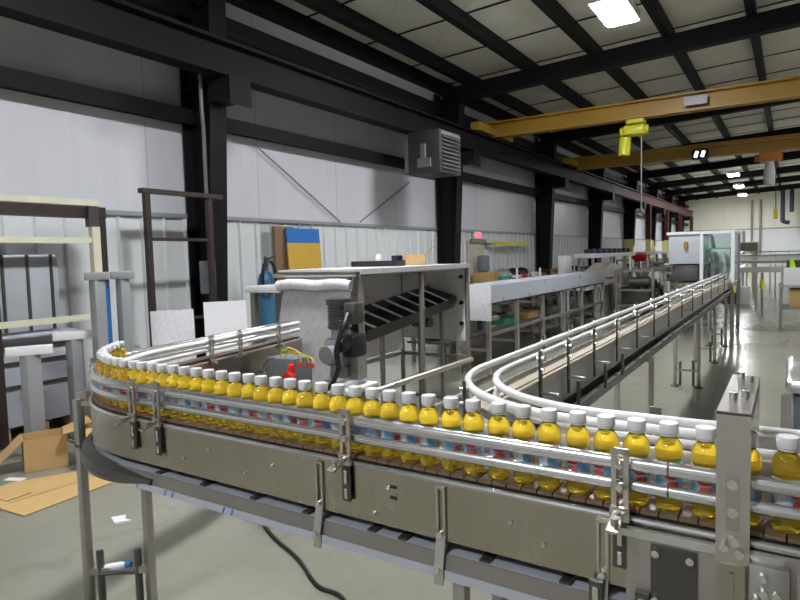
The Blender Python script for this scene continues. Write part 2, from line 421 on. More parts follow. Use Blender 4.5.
# unit heater under the runway
HY = -.55
t = thing('unit_heater', 'grey louvred heater box hanging before the second dark column', 'heater', (-5.450, 10.6 + HY, 3.0))
b = MB(); b.box(-5.720, -5.080, 9.95 + HY, 10.75 + HY, 3.05, 3.78, bev=.015); part(t, 'case', b, 'heater_grey')
for k in range(9):
    b = MB(); zz = 3.13 + k * .067
    b.cbox((-5.065, 10.35 + HY, zz), (.05, .62, .012), Matrix.Rotation(.5, 3, 'Y')); part(t, 'louver', b, 'heater_fin')
b = MB(); b.box(-5.085, -5.070, 9.99 + HY, 10.71 + HY, 3.70, 3.76); part(t, 'badge_plate', b, 'heater_fin')
b = MB(); b.box(-5.500, -5.250, 9.90 + HY, 9.95 + HY, 3.15, 3.30); b.box(-5.430, -5.350, 9.89 + HY, 9.95 + HY, 3.30, 3.55); part(t, 'gas_valve', b, 'heater_fin')
b = MB(); b.box(-5.820, -5.720, 10.0 + HY, 10.6 + HY, 3.1, 3.7); part(t, 'fan_housing', b, 'heater_fin')
b = MB(); b.box(-5.81, -5.73, 9.60, 9.66, 3.60, 3.80); b.box(-5.81, -5.73, 9.90, 9.96, 3.60, 3.80); part(t, 'hanger', b, 'dark_metal')

# ceiling lamps
lamp = None
def place_lamp(x, y, label):
    global lamp
    z = 5.02
    if lamp is None:
        lamp = thing('high_bay_lamp', label, 'lamp', (x, y, z), 'high bay lamps under the roof')
        b = MB(); b.box(x - .24, x + .24, y - .52, y + .52, z + .0, z + .07, bev=.01)
        for a in ((x - .24, x - .23, y - .52, y + .52), (x + .23, x + .24, y - .52, y + .52), (x - .23, x + .23, y - .52, y - .51), (x - .23, x + .23, y + .51, y + .52)): b.box(*a, z - .05, z)
        part(lamp, 'housing', b, 'white_paint')
        b = MB(); b.box(x - .21, x + .21, y - .48, y + .48, z - .075, z - .001, bev=.02); part(lamp, 'diffuser', b, 'lamp')
        b = MB(); b.cyl((x, y - .4, z + .07), (x, y - .4, z + .46), .008, 6); b.cyl((x, y + .4, z + .07), (x, y + .4, z + .46), .008, 6); part(lamp, 'hanger', b, 'frame_grey')
        return
    c = clone(lamp); c.location = (x, y, z); c['label'] = label
place_lamp(-2.14, 9.25, 'bright white lamp nearest of those in view under the roof')
place_lamp(-2.25, 32.4, 'white roof lamp first of the far row beyond the cranes')
place_lamp(-2.42, 38.6, 'white roof lamp second of the far row beyond the cranes')
place_lamp(-2.62, 45.0, 'white roof lamp last and lowest of the far row')
place_lamp(-2.15, 3.3, 'white roof lamp above the bend of the bottle conveyor')
place_lamp(-2.15, -3.0, 'white roof lamp behind the viewer over the left aisle')
place_lamp(4.2, 14.5, 'white roof lamp over the right aisle past the first crane')
place_lamp(4.2, 24.0, 'white roof lamp over the right aisle past the second crane')
place_lamp(4.2, 34.0, 'white roof lamp over the right aisle near its far end')
place_lamp(4.2, 43.0, 'white roof lamp over the right aisle before the end wall')

# bridge cranes
def crane(yc, z0, z1, label, hx, hoist):
    t = thing('bridge_crane', label, 'crane', (-5.75, yc, z0))
    b = MB(); b.box(-5.95, 11.5, yc - .02, yc + .02, z0, z1); b.box(-5.95, 11.5, yc - .16, yc + .16, z1 - .03, z1); b.box(-5.9, 11.5, yc - .12, yc + .12, z0, z0 + .03)
    part(t, 'girder', b, 'crane_yellow')
    b = MB(); b.box(-5.86, -5.64, yc - .95, yc + .95, 4.28, 4.46, bev=.01); et = part(t, 'end_truck', b, 'crane_yellow')
    for s in (-.75, .75):
        b = MB(); b.cyl((-5.80, yc + s, 4.34), (-5.70, yc + s, 4.34), .085, 16); part(et, 'wheel', b, 'dark_metal')
    return t
t = crane(13.2, 4.24, 4.58, 'yellow bridge crane nearest, its girder carrying a yellow hoist', -2.6, 1)
b = MB(); b.box(-1.75, -1.35, 13.03, 13.05, 4.33, 4.50); part(t, 'capacity_plate', b, 'heater_fin')
h = thing('chain_hoist', 'yellow chain hoist hanging on the nearest crane girder', 'hoist', (-2.65, 13.2, 3.6))
b = MB(); b.box(-2.82, -2.48, 13.05, 13.35, 4.14, 4.23, bev=.02); part(h, 'trolley', b, 'hoist_yellow')
b = MB(); b.box(-2.88, -2.46, 13.03, 13.37, 3.92, 4.12, bev=.05); b.cyl((-2.95, 13.2, 4.02), (-2.42, 13.2, 4.02), .09, 16); part(h, 'motor_body', b, 'hoist_yellow')
b = MB(); b.cyl((-2.86, 13.2, 3.90), (-2.88, 13.2, 3.55), .115, 16); part(h, 'chain_bucket', b, 'hoist_yellow')
b = MB(); b.cyl((-2.55, 13.2, 3.93), (-2.55, 13.2, 2.5), .012, 6); part(h, 'chain', b, 'frame_grey')
b = MB(); b.tube([(-2.55, 13.2, 2.5), (-2.55, 13.2, 2.42), (-2.50, 13.2, 2.37), (-2.55, 13.2, 2.32), (-2.6, 13.2, 2.36)], .02, 8); part(h, 'hook', b, 'frame_grey')
t = crane(19.5, 4.17, 4.55, 'yellow bridge crane farther along the hall with lattice rail', -.5, 2)
b = MB()
for k in range(14): b.bar((-5.6 + k * .5, 19.28, 4.18), (-5.35 + k * .5, 19.28, 4.44), .02); b.bar((-5.35 + k * .5, 19.28, 4.44), (-5.1 + k * .5, 19.28, 4.18), .02)
b.bar((-5.6, 19.28, 4.18), (1.6, 19.28, 4.18), .04); b.bar((-5.6, 19.28, 4.46), (1.6, 19.28, 4.46), .04); part(t, 'lattice', b, 'crane_yellow')
f = thing('floodlight', 'small twin floodlight fixed on the farther crane girder', 'lamp', (-2.15, 19.1, 4.2))
b = MB(); b.box(-2.36, -1.94, 19.06, 19.24, 4.10, 4.36, bev=.02); part(f, 'case', b, 'black_plastic')
b = MB(); b.box(-2.2, -2.1, 19.24, 19.48, 4.30, 4.36); part(f, 'bracket', b, 'dark_metal')
for s in (-.09, .08):
    b = MB(); b.cbox((-2.15 + s, 19.045, 4.23), (.07, .02, .16), Matrix.Rotation(.3, 3, 'Y')); part(f, 'lens', b, 'lamp_small')
h = thing('chain_hoist', 'orange chain hoist with white chain bag on the farther crane', 'hoist', (-.45, 19.5, 3.2))
b = MB(); b.box(-.75, -.25, 19.3, 19.7, 3.92, 4.17, bev=.03); b.cyl((-.85, 19.5, 4.02), (-.2, 19.5, 4.02), .1); part(h, 'motor_body', b, 'hoist_orange')
b = MB(); b.lathe([(.05, 3.25), (.13, 3.3), (.14, 3.6), (.10, 3.9)], (-.5, 19.5, 0), 14); part(h, 'chain_bag', b, 'white_plastic')
b = MB(); b.cyl((-.36, 19.5, 3.93), (-.34, 19.5, 2.62), .012, 6); part(h, 'pendant_cable', b, 'black_plastic')
b = MB(); b.box(-.39, -.29, 19.46, 19.54, 2.36, 2.64, bev=.01); part(h, 'pendant', b, 'yellow')

# ------------------------------------------------------------------ bottle conveyor (front)
ZD = 1.05
RC = .70; CC = (-2.10, 1.409 + RC)
P1 = make_path(line((.62, 1.375), (-2.10, 1.409), 30) + arc(CC, RC, 270, 188.5, 30)[0:] + line((CC[0] + RC * math.cos(math.radians(188.5)), CC[1] + RC * math.sin(math.radians(188.5))), (-3.03, 3.34), 12) + [(-3.03, 3.34)])
L1 = length(P1)
T = thing('bottle_conveyor', 'stainless conveyor carrying the row of yellow juice bottles', 'conveyor', (-.7, 1.4, 0))
# chain slats
b = MB(); s = .01
while s < L1 - .03:
    c = uvw(P1, s + .018, 0, ZD - .004); b.cbox(c, (.0345, .085, .008), rot_at(P1, s + .018)); s += .038
part(T, 'chain', b, 'chain_brown', 'brown slatted chain', False)
b = MB(); b.sweep(P1, [(-.05, ZD - .035), (.05, ZD - .035), (.05, ZD - .012), (-.05, ZD - .012)]); part(T, 'chain_bed', b, 'dark_metal')
for sg, nm in ((1, 'side_panel'), (-1, 'side_panel')):
    b = MB(); b.sweep(P1, [(sg * .052, .878), (sg * .056, .878), (sg * .056, 1.028), (sg * .052, 1.028)]); part(T, nm, b, 'stainless_plate')
    b = MB(); b.sweep(P1, circ(sg * .054, 1.032, .0075, 8)); part(T, 'wear_strip', b, 'rail_metal')
S_L = nearest_s(P1, (-2.05, 1.41))
def subpath(s0, s1, step=.04):
    n = max(2, int((s1 - s0) / step)); out = []
    for k in range(n + 1):
        p, nn = at(P1, s0 + (s1 - s0) * k / n); out.append(((p.x, p.y), (nn.x, nn.y)))
    return out
sj = nearest_s(P1, (-.205, 1.385))
for zz, rr, nm in ((1.149, .0155, 'upper_guide_rail'), (1.101, .0135, 'lower_guide_rail')):
    for s0, s1 in ((.0, sj - .002), (sj + .002, L1 - .02)):
        b = MB(); b.sweep(subpath(s0, s1), circ(.0445, zz, rr, 12, .8)); part(T, nm, b, 'rail_metal')
    b = MB(); b.sweep(subpath(0, L1 - .02), circ(-.0465, zz, rr, 10, .8)); part(T, 'rear_guide_rail', b, 'rail_white')
# drip tray with filmed back slope and lip
b = MB(); b.sweep(P1, [(.064, .848), (.071, .808), (.069, .806), (.060, .843), (-.060, .843), (-.075, .885), (-.078, .885), (-.062, .848)]); part(T, 'drip_tray', b, 'frame_grey')
b = MB(); b.sweep(P1, [(.072, .810), (.075, .810), (.075, .786), (.071, .786)]); part(T, 'tray_lip', b, 'film_plain')
b = MB(); b.sweep(P1, [(-.055, .8485), (.060, .8485), (.060, .850), (-.055, .850)]); part(T, 'tray_liner', b, 'film_plain')
sa, sb = nearest_s(P1, (-1.92, 1.41)), nearest_s(P1, (-2.80, 1.93))
b = MB(); sp_ = subpath(sa, sb); prof = [(.062, .862), (.100, .838), (.106, .80), (.085, .768), (-.02, .745), (-.02, .755), (.08, .778), (.096, .803), (.092, .83), (.062, .852)]
rings = []
for q, (p, n) in enumerate(sp_):
    k = max(.12, min(1, q / (len(sp_) * .35))) ** .5
    rings.append([b.bm.verts.new((p[0] + n[0] * (.03 + (u - .03) * (.5 + .5 * k)), p[1] + n[1] * (.03 + (u - .03) * (.5 + .5 * k)), .82 + (z - .82) * k)) for u, z in prof])
for q in range(len(rings) - 1):
    for k in range(10): b.bm.faces.new((rings[q][k], rings[q][(k + 1) % 10], rings[q + 1][(k + 1) % 10], rings[q + 1][k]))
b.bm.faces.new(rings[0][::-1]); b.bm.faces.new(rings[-1]); part(T, 'bend_pan', b, 'dark_metal', 'dark rounded pan under the bend')
for xq in (-.20, -.42, -.62, -.86, -.96, -1.2, -1.42, -1.66, -1.9):
    s = nearest_s(P1, (xq, 1.4)); b = MB()
    b.bar(uvw(P1, s, .0605, .8535), uvw(P1, s, -.06, .8535), .026, .006); part(T, 'tray_crossbar', b, 'dark_metal')
for xq in (-1.50, -1.54, -1.80, -1.84, -2.0, -.44, -.40):
    s = nearest_s(P1, (xq, 1.4)); b = MB(); c = uvw(P1, s, .0757, .798)
    m = rot_at(P1, s) @ Matrix.Rotation(-.5, 3, 'Y'); b.cbox(c, (.007, .002, .024), m); part(T, 'blue_tape', b, 'blue_tape')
# slotted hangers between plate and tray
for xq in (-1.14, -.738, -.335):
    s = nearest_s(P1, (xq, 1.4)); r = rot_at(P1, s); b = MB()
    for dx in (-.010, .010): b.cbox(uvw(P1, s, .060, .957) + r @ Vector((dx, 0, 0)), (.006, .006, .12), r)
    b.cbox(uvw(P1, s, .060, .895), (.026, .006, .02), r); b.cbox(uvw(P1, s, .060, 1.016), (.026, .006, .006), r)
    b.bar(uvw(P1, s, .062, .89), uvw(P1, s, .078, .815), .026, .005); b.cbox(uvw(P1, s, .079, .795), (.026, .006, .045), r)
    hg = part(T, 'tray_hanger', b, 'stainless')
    b = MB()
    for zz in (.898, .812): b.cyl(uvw(P1, s, .06 if zz > .85 else .079, zz), uvw(P1, s, .074 if zz > .85 else .092, zz), .008, 10)
    part(hg, 'bolt', b, 'bolt')
# rail brackets
def bracket(s, tall=1.185, foot=True):
    r = rot_at(P1, s); b = MB()
    u = .066
    for dx in (-.0125, .0125): b.cbox(uvw(P1, s, u, (1.045 + tall) / 2) + r @ Vector((dx, 0, 0)), (.011, .007, tall - 1.045), r)
    b.cbox(uvw(P1, s, u, tall - .006), (.036, .007, .014), r); b.cbox(uvw(P1, s, u, 1.105), (.036, .007, .012), r)
    k = part(T, 'rail_bracket', b, 'stainless')
    b = MB(); b.cbox(uvw(P1, s, .066, .985), (.030, .006, .12), r, .002); part(k, 'slotted_base', b, 'dark_metal')
    b = MB(); b.cbox(uvw(P1, s, .071, .995), (.010, .004, .04), r, .002); b.cbox(uvw(P1, s, .071, .948), (.010, .004, .03), r, .002); part(k, 'slot', b, 'bolt')
    b = MB()
    for zz in (1.150, 1.103): b.cyl(uvw(P1, s, .05, zz), uvw(P1, s, .078, zz), .0075, 10)
    b.cyl(uvw(P1, s, .06, 1.045), uvw(P1, s, .09, 1.045), .009, 10)
    part(k, 'bolt', b, 'bolt')
    if foot:
        b = MB(); b.bar(uvw(P1, s, .068, 1.052), uvw(P1, s, .135, 1.03), .024, .006); b.cyl(uvw(P1, s, .115, 1.035), uvw(P1, s, .115, 1.052), .008, 10)
        b.cbox(uvw(P1, s, .070, 1.045), (.04, .01, .03), r)
        part(k, 'clamp_foot', b, 'stainless')
for q in ((-1.035, 1.4), (-.297, 1.38), (-1.875, 1.41), (-2.02, 1.41), (-2.62, 1.60), (-2.80, 1.95), (.28, 1.38)):
    bracket(nearest_s(P1, q), 1.185)
# inner brackets on the leg that runs to the hood
for yq in (2.35, 2.62, 3.05):
    s = nearest_s(P1, (-2.92, yq)); r = rot_at(P1, s); b = MB()
    for dx in (-.012, .012): b.cbox(uvw(P1, s, -.066, 1.10) + r @ Vector((dx, 0, 0)), (.009, .007, .17), r)
    b.cbox(uvw(P1, s, -.066, 1.18), (.034, .007, .012), r); b.cbox(uvw(P1, s, -.066, 1.03), (.034, .007, .03), r)
    k = part(T, 'rail_bracket', b, 'stainless_dull')
    b = MB(); b.cyl(uvw(P1, s, -.05, 1.15), uvw(P1, s, -.085, 1.15), .008, 8); b.cyl(uvw(P1, s, -.05, 1.03), uvw(P1, s, -.10, 1.03), .009, 8); part(k, 'bolt', b, 'bolt')
# tall arched bracket across both lanes
ARX = .009
b = MB(); b.box(-.124 + ARX, -.066 + ARX, 1.305, 1.311, .995, 1.288); b.box(-.124 + ARX, -.066 + ARX, 1.305, 1.70, 1.285, 1.291); b.box(-.124 + ARX, -.119 + ARX, 1.311, 1.70, 1.262, 1.286); b.box(-.071 + ARX, -.066 + ARX, 1.311, 1.70, 1.262, 1.286); b.box(-.124 + ARX, -.066 + ARX, 1.694, 1.70, 1.16, 1.288)
k = part(T, 'arched_bracket', b, 'stainless', 'tall arched stainless bracket')
b = MB()
for yy in (1.42, 1.45, 1.62, 1.66): b.cyl((-.095 + ARX + (.012 if yy in (1.45, 1.62) else -.008), yy, 1.29), (-.095 + ARX + (.012 if yy in (1.45, 1.62) else -.008), yy, 1.305), .008, 10)
for zz in (1.15, 1.095, 1.04): b.cyl((-.095 + ARX, 1.30, zz), (-.095 + ARX, 1.318, zz), .010, 10)
b.cyl((-.108 + ARX, 1.285, 1.03), (-.108 + ARX, 1.305, 1.03), .008, 8); b.cyl((-.082 + ARX, 1.285, 1.022), (-.082 + ARX, 1.305, 1.022), .008, 8)
part(k, 'bolt', b, 'bolt')
b = MB(); b.box(-.107 + ARX, -.083 + ARX, 1.302, 1.305, 1.06, 1.17); part(k, 'slot', b, 'stainless_dull')
b = MB(); b.box(-.118 + ARX, -.072 + ARX, 1.295, 1.312, .86, .995); b.box(-.099 + ARX, -.091 + ARX, 1.29, 1.295, .87, .98); part(k, 'slotted_base', b, 'stainless_plate')
# panels and drive plates at the right end
b = MB(); b.box(-.285, .62, 1.318, 1.322, .80, 1.022); part(T, 'end_panel', b, 'stainless_dull')
b = MB(); b.box(-.235, -.148, 1.311, 1.318, .865, .995); k = part(T, 'mounting_plate', b, 'dark_metal')
b = MB()
for xx in (-.225, -.160):
    for zz in (.882, .980): b.cyl((xx, 1.300, zz), (xx, 1.312, zz), .008, 10)
part(k, 'bolt', b, 'bolt')
b = MB(); b.box(-.058, .01, 1.296, 1.318, .80, 1.005, bev=.004); b.box(.02, .10, 1.300, 1.318, .80, .995); k = part(T, 'gearbox_plate', b, 'stainless_dull')
b = MB()
for xx, zz in ((-.035, .985), (-.033, .955), (-.012, .955), (.0, .935), (-.045, .94)): b.cyl((xx, 1.284, zz), (xx, 1.297, zz), .008, 10)
part(k, 'bolt', b, 'bolt')
b = MB(); b.box(-.30, -.0, 1.315, 1.345, 1.000, 1.016); part(T, 'chain_guard', b, 'rail_metal')
b = MB(); b.box(.03, .62, 1.27, 1.318, .55, .92, bev=.006); part(T, 'drive_housing', b, 'steel_red')
b = MB(); b.cyl((.12, 1.2, .93), (.5, 1.2, .93), .055, 18); part(T, 'drive_motor', b, 'motor_grey')
for xx, zz in ((-.345, .845), (-.25, .845)):
    b = MB(); b.box(xx - .014, xx + .014, 1.300, 1.316, zz - .035, zz + .045)
    k = part(T, 'latch', b, 'dark_metal'); b = MB(); b.box(xx - .006, xx + .006, 1.296, 1.300, zz - .02, zz + .035); b.cyl((xx, 1.294, zz - .022), (xx, 1.302, zz - .022), .007, 8); part(k, 'latch_tongue', b, 'bolt')
b = MB()
for xq, zz in ((-.55, .965), (-.90, .985), (-.95, .905), (-1.33, .975), (-1.45, .93), (-1.62, .98), (-1.75, .93), (-.47, .93)):
    s = nearest_s(P1, (xq, 1.4)); b.cyl(uvw(P1, s, .054, zz), uvw(P1, s, .061, zz), .005, 8)
part(T, 'panel_screw', b, 'bolt')
b = MB()
for zz in (.99, .96): b.cbox(uvw(P1, nearest_s(P1, (-.885, 1.4)), .0565, zz), (.022, .002, .009), None, 0)
for zz in (.985, .955): b.cbox(uvw(P1, nearest_s(P1, (-1.86, 1.4)), .0565, zz), (.006, .002, .006), None, 0)
part(T, 'panel_slot', b, 'black_plastic')
# legs
def support(a, c, ztop, zmid=.30):
    a, c = Vector((*a, 0)), Vector((*c, 0)); up = Vector((0, 0, 1))
    for q in (a, c):
        b = MB(); b.bar(q + up * .03, q + up * ztop, .036, .036, bev=.004); k = part(T2, 'leg', b, 'stainless_dull')
        b = MB(); b.lathe([(.05, 0), (.05, .012), (.018, .03), (.012, .05)], q, 12); part(k, 'foot', b, 'dark_metal')
    d = (c - a).normalized()
    for q in (a + d * .055, c - d * .055):
        b = MB(); b.bar(q + up * .012, q + up * zmid, .03, .03, bev=.01); part(T2, 'short_post', b, 'motor_grey')
    b = MB(); b.bar(a + up * .2, c + up * .2, .03, .03); part(T2, 'crossbar', b, 'stainless_dull')
T2 = T
LA, LB = (-2.705, 1.53), (-2.475, 1.69)
support(LA, LB, .80)
b = MB(); b.bar((LA[0], LA[1], .78), (LA[0], LA[1], 1.0), .036, .036, bev=.004); b.bar((LA[0], LA[1], .98), (LA[0] + .06, LA[1] + .05, .98), .02); part(T, 'leg_extension', b, 'stainless_dull')
b = MB(); b.cbox(((LA[0] + LB[0]) / 2, (LA[1] + LB[1]) / 2, .195), (.16, .07, .006), Matrix.Rotation(math.atan2(LB[1] - LA[1], LB[0] - LA[0]), 3, 'Z')); part(T, 'foot_plate', b, 'dark_metal')
support((-.70, 1.36), (-.70, 1.60), .79)
support((.45, 1.36), (.45, 1.60), .79)
support((-3.13, 2.95), (-2.87, 2.92), .86)

# ------------------------------------------------------------------ bottles
def make_bottle():
    t = thing('juice_bottle', '', 'bottle', (0, 0, 0), 'juice bottles on the front conveyor')
    prof = [(.0, .004), (.017, .002), (.023, .0), (.0265, .005), (.0274, .014), (.0262, .022), (.0274, .030), (.0265, .040), (.0262, .050), (.0262, .098), (.0256, .106), (.0264, .113), (.0278, .121), (.0281, .128), (.0272, .135), (.0250, .141), (.0212, .147), (.0172, .152), (.0156, .156), (.0150, .162), (.0140, .168), (.0140, .176)]
    b = MB(); b.lathe(prof, n=24); part(t, 'bottle_body', b, 'juice')
    b = MB(); b.lathe([(.0266, .042), (.0269, .044), (.0269, .103), (.0262, .106), (.0258, .106), (.0258, .042)], n=24); part(t, 'label_sleeve', b, 'bottle_label')
    b = MB(); b.lathe([(.0150, .163), (.0190, .1632), (.0195, .1645), (.0195, .1830), (.0182, .1850), (.0, .1852)], n=28)
    cp = part(t, 'cap', b, 'white_cap')
    b = MB(); b.lathe([(.0150, .1580), (.0176, .1585), (.0176, .1615), (.0150, .1618)], n=20); part(t, 'tamper_ring', b, 'white_cap')
    return t
ONES = ['', 'first', 'second', 'third', 'fourth', 'fifth', 'sixth', 'seventh', 'eighth', 'ninth', 'tenth', 'eleventh', 'twelfth', 'thirteenth', 'fourteenth', 'fifteenth', 'sixteenth', 'seventeenth', 'eighteenth', 'nineteenth']
def ordinal(n):
    if n < 20: return ONES[n]
    tens = {2: ('twenty', 'twentieth'), 3: ('thirty', 'thirtieth'), 4: ('forty', 'fortieth')}[n // 10]
    return tens[1] if n % 10 == 0 else tens[0] + '-' + ONES[n % 10]
bx = [0.002, -.068, -.141, -.212, -.277, -.342, -.406, -.473, -.539, -.603, -.672, -.736, -.802, -.864, -.926, -.985, -1.046, -1.108, -1.171, -1.235, -1.297, -1.357, -1.419, -1.480, -1.540, -1.608, -1.672, -1.738, -1.803, -1.863, -1.922, -1.980, -2.040, -2.098, -2.158]
ss = [nearest_s(P1, (x, 1.4)) for x in bx]
for k in range(11): ss.append(ss[-1] + .0605)
proto = make_bottle()
for i, s in enumerate(ss):
    o = proto if i == 0 else clone(proto)
    p, n = at(P1, s)
    o.location = (p.x + n.x * random.uniform(-.002, .004), p.y + n.y * random.uniform(-.002, .004), ZD + .0005)
    o.rotation_euler = (0, 0, random.uniform(0, 2 * PI))
    if i == 0: lb = 'yellow juice bottle with white cap, rightmost of the row'
    elif i == 1: lb = 'yellow juice bottle half hidden behind the tall arched bracket, second from right'
    elif i == len(ss) - 1: lb = 'yellow juice bottle at the far end of the bend, last of the row'
    elif i > 34: lb = ordinal(len(ss) - i) + ' juice bottle counted from the far end, in the bend of the conveyor'
    else: lb = ordinal(i + 1) + ' white-capped juice bottle from the right end of the straight row'
    o['label'] = lb

# ------------------------------------------------------------------ return conveyor (behind, running down the hall)
YEND = 12.4
P2 = make_path(line((.62, 1.665), (-.40, 1.665), 16) + arc((-.40, 2.25), .585, 270, 180, 26) + line((-.985, 2.25), (-.985, YEND), 60) + [(-.985, YEND)])
T2 = thing('return_conveyor', 'empty white-railed conveyor bending away down the hall', 'conveyor', (-1.02, 4.9, 0))
L2 = length(P2)
b = MB(); s = .01
while s < L2 - .04:
    b.cbox(uvw(P2, s + .018, 0, ZD - .004), (.0355, .080, .008), rot_at(P2, s + .018)); s += .038
part(T2, 'chain', b, 'chain_beige', 'beige plastic chain', False)
b = MB(); b.sweep(P2, [(-.05, ZD - .035), (.05, ZD - .035), (.05, ZD - .012), (-.05, ZD - .012)]); part(T2, 'chain_bed', b, 'dark_metal')
for sg in (1, -1):
    b = MB(); b.sweep(P2, [(sg * .056, .885), (sg * .06, .885), (sg * .06, 1.028), (sg * .056, 1.028)]); part(T2, 'side_panel', b, 'stainless_light')
    b = MB(); b.sweep(P2, [(sg * .045, 1.024), (sg * .068, 1.024), (sg * .068, 1.044), (sg * .045, 1.044)]); part(T2, 'wear_strip', b, 'strip_cream')
    b = MB(); b.sweep(P2, circ(sg * .050, 1.153, .0135, 12)); part(T2, 'upper_guide_rail', b, 'rail_white')
    b = MB(); b.sweep(P2, circ(sg * .050, 1.097, .012, 12)); part(T2, 'lower_guide_rail', b, 'rail_white' if sg < 0 else 'frame_grey')
b = MB(); b.sweep(P2, [(-.115, .86), (-.112, .80), (.112, .80), (.115, .86), (.11, .86), (.107, .806), (-.107, .806), (-.11, .86)]); part(T2, 'drip_tray', b, 'dark_metal')
b = MB(); b.sweep(P2, [(-.113, .862), (-.106, .862), (-.106, .868), (-.128, .868), (-.128, .864)]); part(T2, 'tray_lip', b, 'tray_film')
def bracket2(s, sg):
    r = rot_at(P2, s); b = MB(); u = sg * .078
    b.cbox(uvw(P2, s, u, 1.08), (.028, .008, .20), r); b.cbox(uvw(P2, s, u, .955), (.018, .010, .08), r)
    k = part(T2, 'rail_bracket', b, 'dark_metal')
    b = MB(); b.cyl(uvw(P2, s, sg * .055, 1.15), uvw(P2, s, sg * .095, 1.15), .009, 8); b.cyl(uvw(P2, s, sg * .055, 1.10), uvw(P2, s, sg * .095, 1.10), .009, 8)
    b.bar(uvw(P2, s, sg * .075, 1.0), uvw(P2, s, sg * .155, .995), .026, .008); part(k, 'bolt', b, 'bolt')
for yq in (2.55, 2.95, 3.42, 3.95, 4.55, 5.2, 5.9, 6.7, 7.5, 8.4, 9.4, 10.4, 11.4):
    s = nearest_s(P2, (-.985, yq)); bracket2(s, -1)
    if yq > 2.6: bracket2(s + .1, 1)
bracket2(nearest_s(P2, (-.86, 1.89)), 1); bracket2(nearest_s(P2, (-.30, 1.665)), -1)
def support2(y):
    support((-.875, y), (-1.125, y), .80)
    b = MB(); b.box(-1.14, -.86, y - .02, y + .02, .76, .80); part(T2, 'crossbar', b, 'stainless_dull')
for y in (4.90, 7.78, 9.6, 11.3): support2(y)
for xq, yq in ((-.83, 2.85), (-.83, 3.35), (-.83, 3.75)):
    b = MB(); b.bar((xq, yq, .87), (xq, yq, 1.0), .014); part(T2, 'tray_hanger', b, 'dark_metal')
support((.40, 1.58 + .1), (.40, 1.58 + .34), .80)

# loose floor items near the front
t = thing('fallen_bottle', 'small clear bottle with blue cap lying at the foot of the left conveyor leg', 'bottle', (-2.59, 1.61, .2))
m = Matrix.Translation((-2.60, 1.60, .216)) @ Matrix.Rotation(.4, 4, 'Z') @ Matrix.Rotation(1.35, 4, 'Y')
b = MB(); b.lathe([(.0, -.075), (.017, -.075), (.018, -.06), (.018, .03), (.009, .05), (.008, .056)], n=14); bmesh.ops.transform(b.bm, matrix=m, verts=b.bm.verts[:]); part(t, 'bottle_body', b, 'white_plastic')
b = MB(); b.lathe([(.012, .05), (.0125, .052), (.0125, .078), (.0, .08)], n=14); bmesh.ops.transform(b.bm, matrix=m, verts=b.bm.verts[:]); part(t, 'cap', b, 'blue')
def smooth_pts(pts, n=8):
    out = []
    for i in range(len(pts) - 1):
        p = [Vector(pts[max(0, min(len(pts) - 1, i + j))]) for j in (-1, 0, 1, 2)]
        for k in range(n):
            u = k / n
            out.append(.5 * ((2 * p[1]) + (p[2] - p[0]) * u + (2 * p[0] - 5 * p[1] + 4 * p[2] - p[3]) * u * u + (3 * p[1] - p[0] - 3 * p[2] + p[3]) * u ** 3))
    return out + [Vector(pts[-1])]
b = MB(); b.tube(smooth_pts([(-3.0, 3.0, .012), (-2.8, 2.72, .012), (-2.55, 2.53, .012), (-2.2, 2.38, .012), (-1.93, 2.22, .012), (-1.75, 2.19, .012), (-1.45, 1.95, .012), (-1.2, 1.7, .012)]), .009, 8)
solo('power_cable', 'black power cable lying on the floor behind the front conveyor', 'cable', b, 'black_plastic')
b = MB(); b.cbox((-4.93, 2.27, .003), (.15, .06, .004), Matrix.Rotation(.4, 3, 'Z')); solo('paper_sheet', 'white paper scrap beside the flattened cardboard', 'paper', b, 'paper')
b = MB(); b.poly([(-3.60, 2.20, .002), (-3.50, 2.16, .002), (-3.44, 2.24, .002), (-3.50, 2.23, .002), (-3.55, 2.27, .002)], (0, 0, .012)); solo('paper_sheet', 'torn white scrap alone on the open floor', 'paper', b, 'paper')

# ------------------------------------------------------------------ cardboard at the left
def carton(x, y, w, d, h, rot, label, flaps):
    t = thing('cardboard_box', label, 'box', (x, y, 0))
    m = Matrix.Translation((x, y, 0)) @ Matrix.Rotation(rot, 4, 'Z'); th = .006
    b = MB()
    for a in ((-w / 2, w / 2, -d / 2, -d / 2 + th), (-w / 2, w / 2, d / 2 - th, d / 2), (-w / 2, -w / 2 + th, -d / 2 + th, d / 2 - th), (w / 2 - th, w / 2, -d / 2 + th, d / 2 - th)): b.box(*a, 0.001, h, m)
    b.box(-w / 2, w / 2, -d / 2, d / 2, .001, .006, m); part(t, 'carton_body', b, 'cardboard', None, False)
    for side, ang, fl in flaps:
        b = MB()
        if side in '+-':     # hinged along x at y = +-d/2
            s = 1 if side == '+' else -1
            f = m @ Matrix.Translation((0, s * d / 2, h)) @ Matrix.Rotation(s * ang, 4, 'X'); b.box(-w / 2, w / 2, *(sorted((0, s * fl))), 0, .005, f)
        else:
            s = 1 if side == 'r' else -1
            f = m @ Matrix.Translation((s * w / 2, 0, h)) @ Matrix.Rotation(-s * ang, 4, 'Y'); b.box(*(sorted((0, s * fl))), -d / 2, d / 2, 0, .005, f)
        part(t, 'flap', b, 'cardboard', None, False)
    return t
carton(-5.05, 2.56, .26, .30, .26, 1.18 - PI / 2, 'open cardboard box with a broad flap folded down, leftmost on the floor', [('-', -.75, .24), ('+', .35, .2)])
carton(-4.79, 2.87, .25, .28, .30, 1.05 - PI / 2, 'cardboard box just left of the front conveyor leg', [('-', -.15, .12), ('+', .4, .14), ('r', -.45, .16)])
carton(-5.62, 3.40, .22, .22, .42, -.6, 'taller cardboard box standing behind the two open ones', [('+', 1.3, .1)])
